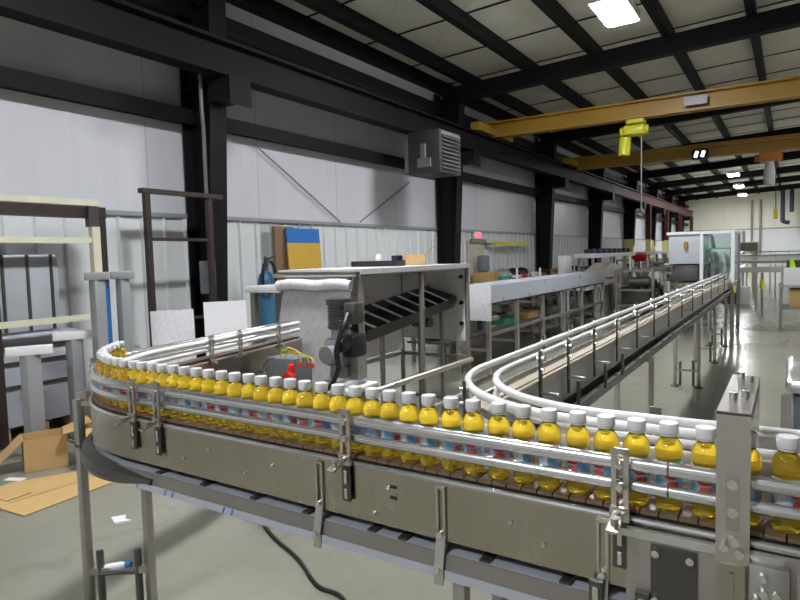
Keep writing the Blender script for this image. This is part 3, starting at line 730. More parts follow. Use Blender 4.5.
t = thing('flattened_cardboard', 'flattened tan cardboard sheet spread on the floor', 'cardboard', (-4.4, 2.2, 0))
b = MB(); b.poly([(-4.78, 1.90, .004), (-4.13, 1.94, .004), (-4.18, 2.60, .004), (-4.66, 2.58, .004), (-4.86, 2.20, .004)], (0, 0, .008)); part(t, 'sheet', b, 'cardboard_flat')
b = MB(); b.poly([(-4.72, 1.98, .013), (-4.48, 2.0, .013), (-4.48, 2.16, .02), (-4.70, 2.16, .02)], (0, 0, .006)); part(t, 'flap', b, 'cardboard_flat')
b = MB(); b.poly([(-4.46, 2.0, .0125), (-4.43, 2.0, .0125), (-4.40, 2.58, .0125), (-4.43, 2.58, .0125)], (0, 0, .002)); part(t, 'crease', b, 'cardboard')

# ------------------------------------------------------------------ frames at the left wall
t = thing('steel_rack', 'dark brown steel portal rack with cream bars at the left wall', 'rack', (-5.9, 3.0, 0))
for yy in (2.62, 3.66):
    b = MB(); b.box(-5.95, -5.85, yy - .05, yy + .05, 0, 2.14); part(t, 'upright', b, 'steel_brown')
b = MB(); b.box(-5.96, -5.84, 1.6, 3.71, 2.07, 2.18); part(t, 'top_beam', b, 'steel_brown')
b = MB(); b.box(-5.93, -5.86, 1.6, 3.66, 2.19, 2.25); part(t, 'cream_bar', b, 'cream_paint')
for zz in (1.82, 1.07):
    b = MB(); b.box(-5.85, -5.80, 2.3, 3.60, zz, zz + .055); part(t, 'cream_bar', b, 'cream_paint')
b = MB(); b.box(-5.85, -5.78, 3.52, 3.60, 1.1, 1.98); part(t, 'cream_upright', b, 'cream_paint')
b = MB(); b.box(-5.86, -5.79, 3.50, 3.60, 1.98, 2.18); part(t, 'joint_sleeve', b, 'dark_metal')
# wrapped shiny goods behind the rack
t = thing('wrapped_pallet', 'film-wrapped grey goods stacked behind the brown rack', 'pallet', (-6.2, 3.0, 0))
b = MB(); b.box(-6.40, -6.02, 2.68, 3.46, .12, .98, bev=.03); part(t, 'lower_wrap', b, 'film_plain')
b = MB(); b.box(-6.38, -6.06, 2.72, 3.32, .99, 1.72, bev=.03); part(t, 'upper_wrap', b, 'booth_grey')
b = MB()
for yy in (2.7, 3.05, 3.4): b.box(-6.42, -6.0, yy - .05, yy + .05, 0, .12)
part(t, 'skid', b, 'cardboard')
b = MB()
for yy in (2.80, 3.02, 3.24): b.box(-6.055, -6.04, yy - .012, yy + .012, 1.0, 1.72)
for zz in (.5, .72, .85): b.box(-6.02, -6.0, 2.7, 3.44, zz - .015, zz + .015)
part(t, 'strap', b, 'dark_metal')
def tstand(x, y, h, w, label, cap='white_plastic', tw=.34):
    t = thing('support_stand', label, 'stand', (x, y, 0))
    b = MB(); b.box(x - w / 2, x + w / 2, y - w / 2, y + w / 2, .02, h - .05, bev=.006); part(t, 'post', b, 'grey_machine')
    b = MB(); b.box(x - .075, x + .075, y - .075, y + .075, 0, .02); part(t, 'base_plate', b, 'stainless_dull')
    d = Matrix.Translation((x, y, h)) @ Matrix.Rotation(math.radians(62), 4, 'Z')
    b = MB(); b.box(-tw / 2, tw / 2, -.06, .06, -.05, .02, d, .006); part(t, 'head', b, cap)
tstand(-5.30, 2.62, .93, .12, 'grey T-shaped stand with white head, leftmost and lowest')
tstand(-5.48, 3.10, .99, .11, 'grey T-shaped stand with white head, between rack uprights')
tstand(-5.25, 3.21, 1.52, .10, 'tall grey T-stand left of the blue strip', 'grey_machine', .20)
tstand(-5.25, 3.46, 1.52, .09, 'tall grey T-stand right of the blue strip', 'grey_machine', .20)
b = MB(); b.box(-5.36, -5.32, 3.31, 3.37, 0, 1.44); solo('blue_post', 'bright blue upright strip between the two tall grey stands', 'post', b, 'blue')
t = thing('angle_frame', 'brown angle-iron frame standing before the nearest column', 'frame', (-5.85, 4.8, 0))
b = MB(); b.box(-5.88, -5.82, 4.16, 4.22, 0, 2.36); part(t, 'upright', b, 'steel_brown')
b = MB(); b.box(-5.88, -5.82, 5.00, 5.06, 0, 2.36); part(t, 'upright', b, 'steel_brown')
b = MB(); b.box(-5.89, -5.81, 4.12, 5.22, 2.36, 2.41); part(t, 'top_bar', b, 'steel_brown')
for zz in (1.85, .95):
    b = MB(); b.box(-5.87, -5.83, 4.22, 5.00, zz, zz + .035); part(t, 'rung', b, 'steel_brown')
def panel(x, y, w, h, rot, label, m='film', tilt=.12):
    f = Matrix.Translation((x, y, .0)) @ Matrix.Rotation(rot, 4, 'Z') @ Matrix.Rotation(-tilt, 4, 'X')
    b = MB(); b.box(-w / 2, w / 2, -.006, .006, 0.002, h, f); solo('leaning_panel', label, 'panel', b, m)
panel(-5.24, 4.00, .42, 1.13, 1.05, 'filmed white sheet panel leaning left of the column', 'film')
panel(-4.75, 4.25, .42, 1.21, .95, 'plain white sheet panel standing in front of the column', 'white_plastic')

# ------------------------------------------------------------------ things along the wall behind the hood
t = thing('gas_cylinder', 'blue gas cylinder with looped black hose against the white wall', 'cylinder', (-6.1, 6.18, 0))
b = MB(); b.lathe([(.11, 0), (.115, .02), (.115, 1.32), (.09, 1.42), (.04, 1.47), (.035, 1.52)], (-6.12, 6.20, 0), 18); part(t, 'tank', b, 'blue_cylinder')
b = MB(); b.lathe([(.03, 1.52), (.045, 1.53), (.045, 1.56), (.02, 1.58), (.02, 1.66)], (-6.12, 6.20, 0), 12); b.cyl((-6.12, 6.20, 1.62), (-6.05, 6.32, 1.66), .015); part(t, 'valve', b, 'dark_metal')
b = MB()
pp = []
for k in range(40):
    a = k / 39 * 4 * PI; pp.append((-5.97 + .01 * k / 39, 6.11 + .13 * math.sin(a), 1.38 + .22 * math.cos(a)))
b.tube(pp, .02, 8); part(t, 'hose', b, 'black_plastic')
t = thing('plywood_board', 'yellow board with blue top band leaning on the white wall', 'board', (-6.25, 7.1, 0))
f = Matrix.Translation((-6.12, 7.16, 0)) @ Matrix.Rotation(-.07, 4, 'Y')
b = MB(); b.box(-.012, .012, -.37, .37, .0, 1.86, f); part(t, 'sheet', b, 'board_yellow')
b = MB(); b.box(-.013, .013, -.37, .37, 1.86, 2.08, f); part(t, 'blue_band', b, 'blue')
b = MB(); b.box(-6.36, -6.30, 6.60, 7.00, 0, 2.10); solo('brown_board', 'dark brown board edge standing behind the yellow board', 'board', b, 'board_brown')
# long white-topped bench behind the leg of the front conveyor
t = thing('work_bench', 'long white-covered bench in front of the gas cylinder', 'bench', (-4.4, 4.9, 0))
b = MB(); b.box(-4.88, -3.60, 4.62, 5.12, 1.27, 1.34, bev=.01); part(t, 'bench_top', b, 'white_plastic')
for xx in (-4.80, -4.25, -3.68):
    for yy in (4.68, 5.06):
        b = MB(); b.box(xx - .03, xx + .03, yy - .03, yy + .03, 0, 1.27); part(t, 'leg', b, 'frame_grey')
b = MB(); b.box(-4.77, -3.71, 4.66, 5.08, .55, .58); part(t, 'shelf', b, 'frame_grey')
b = MB(); b.box(-4.77, -3.71, 5.085, 5.10, .58, 1.26); part(t, 'back_panel', b, 'beige_sheet')
for k, xx in enumerate((-4.12, -4.02, -3.92, -3.82)):
    b = MB(); b.box(xx - .03, xx + .03, 4.72, 5.0, .581, 1.12); solo('timber_plank', ONES[k + 1] + ' upright brown plank from the left under the bench', 'plank', b, 'wood_rust' if k % 2 else 'beige_sheet', 'planks under the bench')
b = MB(); b.box(-4.70, -4.40, 4.72, 4.98, .581, .86, bev=.02); solo('grey_carton', 'grey box on the shelf of the white bench', 'box', b, 'grey_machine')
b = MB(); b.lathe([(.05, .861), (.07, .88), (.06, .93), (.0, .95)], (-4.56, 4.85, 0), 12); solo('white_bundle', 'small white bundle lying on the grey box', 'bundle', b, 'paper')

# ------------------------------------------------------------------ hood with the inclined conveyor
HX0, HX1, HY0, HY1, HZ = -3.37, -2.62, 3.60, 5.34, 1.49
t = thing('machine_hood', 'open grey tube frame hood with white filmed panels', 'machine', (-3.1, 4.4, 0))
def tubebar(a, c, nm='frame_post', m='frame_grey', w=.035):
    b = MB(); b.bar(a, c, w, w, bev=.003); return part(t, nm, b, m)
for xx, yy in ((HX0, HY0), (HX1, HY0), (HX1, 4.47), (HX1, HY1), (HX0, HY1), (HX0, 4.47)): tubebar((xx, yy, 0), (xx, yy, HZ))
for a, c in (((HX0, HY0, HZ), (HX1, HY0, HZ)), ((HX1, HY0, HZ), (HX1, HY1, HZ)), ((HX0, HY0, HZ), (HX0, HY1, HZ)), ((HX0, HY1, HZ), (HX1, HY1, HZ)), ((HX0, HY1, .62), (HX1, HY1, .62)), ((HX0, HY0, .62), (HX0, HY1, .62)), ((HX1, HY1, .2), (HX0, HY1, .2))): tubebar(a, c, 'frame_rail')
b = MB(); b.tube([(HX1 + .03, HY0 + .02, .61), (HX1 + .03, HY1, .60)], .026, 10); part(t, 'lower_tube', b, 'stainless')
b = MB(); b.tube([(HX1 + .03, HY0 + .02, .30), (HX1 + .03, HY1, .30)], .02, 10); part(t, 'lower_tube', b, 'stainless_dull')
b = MB(); b.box(HX0 - .02, HX1 + .03, HY0 - .03, HY1 + .03, HZ + .018, HZ + .035); b.box(HX1 + .02, HX1 + .03, HY0 - .03, HY1 + .03, HZ - .004, HZ + .018); part(t, 'top_sheet', b, 'film')
b = MB(); b.cyl((HX0 - .05, HY0 - .04, HZ - .005), (HX1, HY0 - .04, HZ - .005), .020, 10); part(t, 'front_tube', b, 'stainless')
# hanging film on the near face, slightly waved
b = MB(); nx, nz = 16, 14; vs = []
for i in range(nx + 1):
    col = []
    for j in range(nz + 1):
        u = i / nx; v = j / nz; x = HX0 + .06 + u * .66; z = HZ - .03 - v * (.74 - .22 * (u > .86))
        col.append(b.bm.verts.new((x, HY0 - .035 - .17 * v + .012 * math.sin(u * 9 + v * 2) * v - .02 * math.sin(v * PI) + (.05 if v < .12 else 0) * 0, z)))
    vs.append(col)
for i in range(nx):
    for j in range(nz): b.bm.faces.new((vs[i][j], vs[i + 1][j], vs[i + 1][j + 1], vs[i][j + 1]))
r = bmesh.ops.solidify(b.bm, geom=b.bm.faces[:], thickness=.003); part(t, 'front_sheet', b, 'film')
b = MB(); b.tube(smooth_pts([(HX0 + .02, HY0 - .07, HZ - .085), (HX0 + .2, HY0 - .085, HZ - .07), (HX0 + .4, HY0 - .08, HZ - .085), (HX0 + .58, HY0 - .085, HZ - .07), (HX1 - .03, HY0 - .07, HZ - .085)], 6), .042, 10); part(t, 'rolled_film', b, 'film')
b = MB(); b.box(HX0 + .02, HX1 - .02, HY1 - .012, HY1 - .004, .78, HZ - .02); part(t, 'rear_panel', b, 'film')
b = MB(); b.box(HX0 + .004, HX0 + .012, HY0 + .03, HY1 - .02, .66, HZ - .02); part(t, 'side_sheet', b, 'film')
b = MB(); b.box(HX1 - .10, HX1 - .02, HY1 - .016, HY1 - .012, .80, HZ - .06); part(t, 'white_strip', b, 'white_plastic')
b = MB()
for zz in (1.40, 1.15, .95): b.cyl((HX1 - .05, HY1 - .02, zz), (HX1 - .05, HY1 - .045, zz), .02, 10)
for zz in (1.44, 1.38): b.cyl((HX1 - .06, HY0 - .03, zz), (HX1 - .06, HY0 - .07, zz), .02, 10)
part(t, 'knob', b, 'black_plastic')
e = thing('inclined_conveyor', 'dark inclined conveyor with pale rungs inside the hood', 'conveyor', (-3.1, 4.5, 0))
a0, a1 = Vector((-2.85, 3.84, 1.0)), Vector((-2.85, 5.27, 1.15))
for xx, dz in ((-3.0, .13), (-2.74, .0)):
    b = MB(); b.bar((xx, a0.y, a0.z + dz), (xx, a1.y, a1.z + dz), .012, .085); part(e, 'side_plate', b, 'dark_metal')
b = MB(); b.poly([(-2.994, a0.y, a0.z + .10), (-2.746, a0.y, a0.z - .02), (-2.746, a0.y, a0.z - .035), (-2.994, a0.y, a0.z + .085)], a1 - a0); part(e, 'belt', b, 'black_plastic')
for k in range(7):
    p = a0.lerp(a1, .05 + k * .14); b = MB(); b.bar((-2.99, p.y - .04, p.z + .165), (-2.735, p.y + .04, p.z + .048), .03, .014); part(e, 'rung', b, 'rail_metal')
b = MB(); b.cyl((-3.01, a1.y - .02, a1.z + .10), (-2.72, a1.y - .02, a1.z + .02), .055, 16); part(e, 'head_roller', b, 'dark_metal')
for yy, zz in ((4.05, .98), (5.05, 1.08)):
    for xx in (-2.99, -2.75):
        b = MB(); b.bar((xx, yy, 0), (xx, yy, zz), .03); part(e, 'leg', b, 'frame_grey')
b = MB(); b.cyl((-2.96, 4.9, 1.0), (-2.78, 4.9, 1.0), .05, 14); part(e, 'motor', b, 'dark_metal')
b = MB(); pp = []
for k in range(13):
    a = k / 12 * 1.5; pp.append((3.72 + 1.0 * math.sin(a), 1.0 + .33 * math.cos(a)))
b.poly([(-3.32, y, z) for y, z in pp] + [(-3.32, y, z - .012) for y, z in pp[::-1]], (.28, 0, 0)); b.box(-3.20, -3.16, 3.9, 3.94, 0, 1.30); solo('beige_chute', 'curved beige chute sheet behind the inclined conveyor', 'chute', b, 'beige_sheet')
# drive unit in front of the hood
t = thing('gear_motor', 'upright grey gear motor with black cable beside the hood', 'motor', (-2.52, 3.3, .7))
b = MB(); prof = [(.075, 1.13), (.082, 1.14)]
for k in range(7): prof += [(.082, 1.15 + k * .02), (.074, 1.157 + k * .02), (.074, 1.164 + k * .02), (.082, 1.168 + k * .02)]
prof += [(.09, 1.30), (.09, 1.335), (.06, 1.345), (.0, 1.345)]
b.lathe(prof, (-2.57, 3.28, 0), 20); part(t, 'motor_body', b, 'motor_grey')
b = MB(); b.box(-2.49, -2.40, 3.22, 3.34, 1.17, 1.31, bev=.012); part(t, 'terminal_box', b, 'motor_grey')
b = MB(); b.box(-2.65, -2.49, 3.19, 3.37, .88, 1.07, bev=.03); b.cyl((-2.57, 3.28, 1.06), (-2.57, 3.28, 1.14), .06, 16); b.cyl((-2.57, 3.12, .97), (-2.57, 3.20, .97), .06, 16); part(t, 'gearbox', b, 'grey_machine')
b = MB(); b.cyl((-2.635, 3.16, 1.0), (-2.635, 3.192, 1.0), .02, 12); b.box(-2.655, -2.625, 3.18, 3.19, .93, .97); part(t, 'yellow_tag', b, 'yellow')
b = MB(); b.box(-2.50, -2.40, 3.20, 3.36, .95, 1.10, bev=.02); b.cyl((-2.45, 3.2, 1.03), (-2.45, 3.12, 1.03), .035, 12); part(t, 'coupling', b, 'black_plastic')
b = MB(); b.tube(smooth_pts([(-2.44, 3.20, 1.24), (-2.42, 3.12, 1.16), (-2.46, 3.10, 1.02), (-2.45, 3.10, .90), (-2.50, 3.10, .80), (-2.58, 3.12, .72)]), .017, 8); part(t, 'cable', b, 'black_plastic')
b = MB(); b.box(-2.66, -2.36, 3.10, 3.42, .72, .76, bev=.01); b.box(-2.62, -2.42, 3.12, 3.38, .76, .80, bev=.015); part(t, 'base_plate', b, 'white_plastic')
b = MB(); b.box(-2.62, -2.54, 3.26, 3.34, 0, .72); b.box(-2.46, -2.38, 3.26, 3.34, 0, .72); part(t, 'pedestal', b, 'frame_grey')
b = MB(); b.box(-2.60, -2.48, 3.24, 3.34, .80, .88); b.box(-2.46, -2.40, 3.24, 3.34, .80, .95); part(t, 'bracket', b, 'stainless')
CX, CZ = .09, .03
t = thing('control_box', 'grey control box with red rotary switch and loose coloured wires', 'control box', (-2.66, 2.86, 0))
b = MB(); b.box(-2.86 + CX, -2.63 + CX, 2.78, 2.95, .70, 1.0, bev=.012); part(t, 'case', b, 'box_grey')
b = MB(); b.box(-2.665 + CX, -2.625 + CX, 2.755, 2.785, .83, .97, bev=.008); b.cyl((-2.645 + CX, 2.73, .89), (-2.645 + CX, 2.78, .89), .035, 12); part(t, 'rotary_switch', b, 'red')
b = MB(); b.box(-2.78 + CX, -2.72 + CX, 2.84, 2.90, 0, .70); part(t, 'post', b, 'frame_grey')
b = MB()
for dx, hh, ex in ((0, .06, .10), (.03, .075, .16), (.05, .05, .20)):
    b = MB(); b.tube(smooth_pts([(-2.76 + CX + dx, 2.80, .995), (-2.72 + CX + dx, 2.80, .99 + hh), (-2.70 + CX + ex, 2.80, 1.01), (-2.69 + CX + ex, 2.79, .97)]), .004, 6)
    w = part(t, 'wire', b, 'yellow')
    b = MB(); b.cyl((-2.69 + CX + ex, 2.79, .982), (-2.688 + CX + ex, 2.785, .954), .010, 8); part(w, 'wire_nut', b, 'red')
b = MB(); b.tube(smooth_pts([(-2.86 + CX, 2.80, .82), (-2.89 + CX, 2.78, .92), (-2.84 + CX, 2.78, .99), (-2.76 + CX, 2.80, .995)]), .007, 6); part(t, 'grey_conduit', b, 'frame_grey')
# on top of the hood
b = MB(); b.box(-3.30, -2.86, 4.40, 4.62, HZ + .036, HZ + .085, bev=.006); solo('black_case', 'flat black case lying on the hood top', 'case', b, 'black_plastic')
b = MB(); b.lathe([(.03, HZ + .086), (.03, HZ + .12), (.02, HZ + .14), (.0, HZ + .145)], (-3.08, 4.52, 0), 12); solo('white_jar', 'small white jar on the flat black case', 'jar', b, 'paper')
t = thing('open_carton', 'small open cardboard carton lying on the hood top', 'box', (-3.05, 5.1, HZ + .036))
m = Matrix.Translation((-3.05, 5.1, HZ + .037)) @ Matrix.Rotation(.5, 4, 'Z')
b = MB(); b.box(-.10, .10, -.08, .08, 0, .004, m); b.box(-.10, .10, -.08, -.076, 0, .10, m); b.box(-.10, .10, .076, .08, 0, .10, m); b.box(-.10, -.096, -.08, .08, 0, .10, m); b.box(.096, .10, -.08, .08, 0, .10, m); part(t, 'carton_body', b, 'cardboard', None, False)
for s, an in ((-1, .5), (1, .9)):
    b = MB(); b.box(*sorted((0, s * .12)), -.08, .08, 0, .004, m @ Matrix.Translation((s * .1, 0, .10)) @ Matrix.Rotation(-s * (an - .2), 4, 'Y')); part(t, 'flap', b, 'cardboard', None, False)
b = MB(); b.box(-3.26, -3.19, 5.0, 5.1, HZ + .036, HZ + .13, bev=.004); solo('blue_tin', 'dark blue tin beside the open carton on the hood', 'tin', b, 'dark_blue')

# ------------------------------------------------------------------ white covered conveyor behind the hood
t = thing('covered_conveyor', 'long conveyor with pale filmed side running from the hood', 'conveyor', (-3.5, 10.2, 0))
b = MB(); b.box(-3.80, -3.30, 7.1, 13.3, 1.16, 1.19); part(t, 'top_sheet', b, 'film_plain')
for xx in (-3.80, -3.30):
    b = MB(); b.box(xx - .006, xx + .006, 7.1, 13.3, .97, 1.20); part(t, 'side_panel', b, 'film_plain')
b = MB(); b.box(-3.78, -3.32, 7.1, 13.3, .94, .97); part(t, 'belt_bed', b, 'dark_metal')
for yy in (7.4, 8.4, 9.5, 10.6, 11.7, 12.7, 13.25):
    for xx in (-3.33, -3.77):
        b = MB(); b.bar((xx, yy, 0), (xx, yy, .95), .05); part(t, 'leg', b, 'stainless_dull')
    b = MB(); b.bar((-3.33, yy, .35), (-3.77, yy, .35), .035); part(t, 'crossbar', b, 'stainless_dull')
    b = MB(); b.cyl((-3.294, yy + .4, 1.0), (-3.28, yy + .4, 1.0), .014, 8); part(t, 'bolt', b, 'bolt')
b = MB(); b.bar((-3.33, 7.4, .55), (-3.33, 13.2, .55), .04); part(t, 'lower_rail', b, 'frame_grey')
b = MB(); b.box(-3.42, -3.05, 6.85, 6.88, .80, 1.24, bev=.004); part(t, 'end_cover', b, 'film')
b = MB(); b.box(-3.42, -3.05, 6.88, 7.1, .80, .84); part(t, 'end_bracket', b, 'frame_grey')
for k, (yy, mm) in enumerate(((8.1, 'green'), (9.0, 'cardboard'), (9.9, 'dark_metal'))):
    b = MB(); b.box(-3.72, -3.40, yy, yy + .55, .60, .70, bev=.01)
    solo('stored_bundle', ('green bundle', 'brown carton', 'dark parts tray')[k] + ' stowed under the filmed conveyor side', 'bundle', b, mm)
t2 = thing('inner_rack', 'low steel rack of dark parts behind the filmed conveyor', 'rack', (-4.5, 9.5, 0))
for yy in (8.0, 9.3, 10.6, 11.9):
    for xx in (-4.25, -4.85):
        b = MB(); b.bar((xx, yy, 0), (xx, yy, .92), .05); part(t2, 'leg', b, 'frame_grey')
for zz in (.30, .86):
    b = MB(); b.box(-4.9, -4.2, 7.9, 12.0, zz, zz + .03); part(t2, 'shelf', b, 'dark_metal')
for k in range(9):
    yy = 8.05 + k * .43; w = random.uniform(.12, .19); h = random.uniform(.16, .40); b = MB(); b.box(-4.55 - w, -4.55 + w, yy, yy + .34, .331, .331 + h, bev=.015)
    solo('parts_bin', ordinal(k + 1) + ' bin from the near end on the low steel rack', 'bin', b, random.choice(['frame_grey', 'cardboard', 'black_plastic', 'motor_grey', 'dark_blue']), 'bins on the low rack')
for k in range(5):
    yy = 8.1 + k * .8; b = MB(); b.cyl((-4.5, yy, .9505), (-4.5, yy + .001, 1.05), .08, 12); b.cyl((-4.42, yy, .96), (-4.25, yy + .2, .96), .05, 10); bmesh.ops.translate(b.bm, verts=b.bm.verts[:], vec=(0, 0, -.0))
    solo('loose_motor', ordinal(k + 1) + ' dark motor from the near end on top of the low rack', 'motor', b, 'dark_metal', 'motors on the low rack')
# clutter on a bench along the wall
t = thing('wall_bench', 'wooden bench along the wall beside the cream door', 'bench', (-6.1, 18, 0))
b = MB(); b.box(-6.40, -5.75, 12.9, 23.5, .86, .92); part(t, 'bench_top', b, 'wood_rust')
for yy in (13.1, 15.6, 18.1, 20.6, 23.2):
    for xx in (-6.35, -5.8):
        b = MB(); b.bar((xx, yy, 0), (xx, yy, .86), .07); part(t, 'leg', b, 'frame_grey')
b = MB(); b.box(-6.30, -5.90, 13.15, 13.75, .921, 1.20, bev=.01); solo('bench_carton', 'brown carton on the wall bench just past the door', 'box', b, 'cardboard')
def helmet_like(x, y, m1, m2, label):
    t = thing('motor_cover', label, 'cover', (x, y, .921))
    b = MB(); b.lathe([(.20, .921), (.24, .98), (.22, 1.12), (.14, 1.22), (.0, 1.26)], (x, y, 0), 14); part(t, 'shell', b, m1)
    b = MB(); b.lathe([(.245, 1.0), (.25, 1.02), (.235, 1.08), (.228, 1.08)], (x, y, 0), 14); part(t, 'band', b, m2)
helmet_like(-6.05, 14.35, 'grey_machine', 'green', 'grey domed cover with green band on the wall bench')
helmet_like(-6.05, 15.0, 'black_plastic', 'paper', 'black domed cover with white band on the wall bench')
helmet_like(-6.05, 15.6, 'black_plastic', 'red', 'black domed cover with red band on the wall bench')
b = MB(); b.lathe([(.12, .921), (.16, 1.0), (.15, 1.1), (.0, 1.14)], (-5.9, 16.1, 0), 12); solo('white_bag', 'white plastic bag on the wall bench', 'bag', b, 'paper')
b = MB(); b.box(-6.25, -6.0, 13.25, 13.5, 1.201, 1.60, bev=.06); solo('grey_jacket', 'grey bundle propped on the carton before the door', 'bundle', b, 'box_grey')
for k in range(14):
    yy = 16.6 + k * .48; w = random.uniform(.1, .2); h = random.uniform(.08, .26); b = MB(); b.box(-6.15 - w / 2, -6.0 + w, yy, yy + .36, .921, .921 + h, bev=.02)
    solo('scrap_part', ordinal(k + 1) + ' rusty part from the door side on the wall bench', 'part', b, random.choice(['wood_rust', 'cardboard', 'steel_red', 'dark_metal']), 'parts on the wall bench')

# ------------------------------------------------------------------ machinery farther down the hall
def high_conveyor(x, y0, y1, z, label):
    t = thing('raised_conveyor', label, 'conveyor', (x, (y0 + y1) / 2, 0))
    b = MB(); b.box(x - .22, x + .22, y0, y1, z - .12, z, bev=.01); part(t, 'cover', b, 'white_plastic')
    yy = y0 + .3
    while yy < y1:
        for xx in (x - .18, x + .18):
            b = MB(); b.bar((xx, yy, 0), (xx, yy, z - .12), .06); part(t, 'leg', b, 'stainless_dull')
        yy += 1.9
    b = MB(); b.bar((x + .18, y0 + .3, .5), (x + .18, y1 - .3, .5), .04); part(t, 'lower_rail', b, 'frame_grey')
    return t
high_conveyor(-4.5, 15.9, 21.2, 1.57, 'raised white-topped conveyor left of the red hopper')
for k in range(8):
    yy = 16.2 + k * .62; b = MB(); b.cyl((-4.5, yy, 1.625), (-4.5, yy + .34, 1.625), .054, 10); b.box(-4.56, -4.40, yy + .34, yy + .46, 1.571, 1.70)
    solo('small_motor', ordinal(k + 1) + ' black motor from the near end on the raised conveyor left of the red hopper', 'motor', b, 'dark_blue', 'motors on the raised conveyor')
b = MB(); b.box(-4.78, -4.60, 14.75, 15.3, 1.10, 1.54, bev=.02); b.box(-4.74, -4.70, 14.8, 14.9, 0, 1.1); b.box(-4.68, -4.64, 15.15, 15.25, 0, 1.1); solo('white_cabinet', 'white box on legs at the near end of the raised conveyor', 'cabinet', b, 'white_plastic')
high_conveyor(-4.5, 23.2, 34.5, 1.58, 'raised white-topped conveyor right of the red hopper')
b = MB(); b.poly([(-3.8, 13.8, .95), (-3.8, 16.0, 1.33), (-3.8, 18.0, 1.10), (-3.8, 18.0, .7), (-3.8, 16, .8), (-3.8, 13.8, .75)], (-.4, 0, 0)); b.box(-3.9, -3.84, 15.0, 15.06, 0, .8); b.box(-4.16, -4.1, 17.0, 17.06, 0, .8)
solo('beige_feeder', 'beige sloping feeder at the end of the filmed conveyor', 'feeder', b, 'beige_sheet', None, False)
t = thing('red_hopper', 'bright red funnel hopper on grey legs', 'hopper', (-4.3, 21.6, 0))
b = MB(); b.lathe([(.06, 1.02), (.07, 1.10), (.26, 1.36), (.30, 1.42), (.30, 1.50), (.27, 1.50)], (-4.25, 21.85, 0), 4 * 4); part(t, 'funnel', b, 'red')
for dx, dy in ((.24, .24), (-.24, .24), (.24, -.24), (-.24, -.24)):
    b = MB(); b.bar((-4.25 + dx, 21.85 + dy, 0), (-4.25 + dx, 21.85 + dy, 1.36), .04); part(t, 'leg', b, 'stainless_dull')
b = MB(); b.lathe([(.10, .80), (.11, .82), (.11, 1.0), (.06, 1.02)], (-4.25, 21.85, 0), 14); part(t, 'outlet', b, 'black_plastic')

def machine(x, y, w, d, h, label, seed, name='packing_machine'):
    rnd = random.Random(seed)
    t = thing(name, label, 'machine', (x, y, 0))
    for sx in (-1, 1):
        for sy in (-1, 1):
            b = MB(); b.bar((x + sx * w / 2, y + sy * d / 2, 0), (x + sx * w / 2, y + sy * d / 2, h), .06); part(t, 'frame_post', b, 'frame_grey')
    for zz in (.35, h * .62, h):
        b = MB()
        for sx in (-1, 1): b.bar((x + sx * w / 2, y - d / 2, zz), (x + sx * w / 2, y + d / 2, zz), .05)
        for sy in (-1, 1): b.bar((x - w / 2, y + sy * d / 2, zz), (x + w / 2, y + sy * d / 2, zz), .05)
        part(t, 'frame_rail', b, 'frame_grey')
    b = MB(); b.box(x - w * .4, x + w * .4, y - d * .42, y + d * .3, .38, h * .60, bev=.02); part(t, 'body', b, rnd.choice(['dark_metal', 'frame_grey', 'motor_grey']))
    for k in range(3):
        yy = y - d * .35 + k * d * .33; zz = h * .62 + .1 + rnd.random() * .15
        b = MB(); b.cyl((x - w * .2, yy, zz), (x + w * .35, yy, zz), .07 + rnd.random() * .05, 14); part(t, 'drum', b, rnd.choice(['motor_grey', 'dark_metal', 'stainless']))
    b = MB(); b.box(x - w * .3, x + w * .45, y + d * .1, y + d * .4, h * .66, h * .97, bev=.02); part(t, 'guard', b, rnd.choice(['white_plastic', 'stainless', 'frame_grey', 'motor_grey']))
    b = MB(); b.lathe([(.03, h * .62), (.05, h * .7), (.16, h * .95), (.17, h + .02), (.15, h + .02)], (x + w * .1, y - d * .25, 0), 12); part(t, 'small_hopper', b, 'stainless')
    b = MB(); b.tube(smooth_pts([(x + w / 2, y - d * .3, .9), (x + w / 2 + .1, y - d * .2, .6), (x + w / 2 + .02, y + d * .1, .3), (x + w * .3, y + d * .3, .2)]), .025, 6); part(t, 'hose', b, 'black_plastic')
    for k in range(4):
        xx = x + w * (.42 - .1 * rnd.random()); yy = y - d * .4 + k * d * .26 + rnd.random() * .1; zz = .45 + rnd.random() * h * .35
        b = MB(); b.cyl((xx, yy, zz), (xx + .16, yy, zz), .07 + .03 * rnd.random(), 12); b.box(xx - .02, xx + .08, yy - .06, yy + .06, zz + .04, zz + .16); part(t, 'side_motor', b, rnd.choice(['dark_metal', 'motor_grey', 'black_plastic', 'stainless']))
    for k in range(3):
        yy = y - d * .3 + k * d * .3
        b = MB(); b.bar((x - w * .2 + .1 * k, yy, h), (x - w * .2 + .1 * k, yy, h + .15 + rnd.random() * .22), .035); part(t, 'mast', b, rnd.choice(['dark_metal', 'stainless_dull', 'white_plastic']))

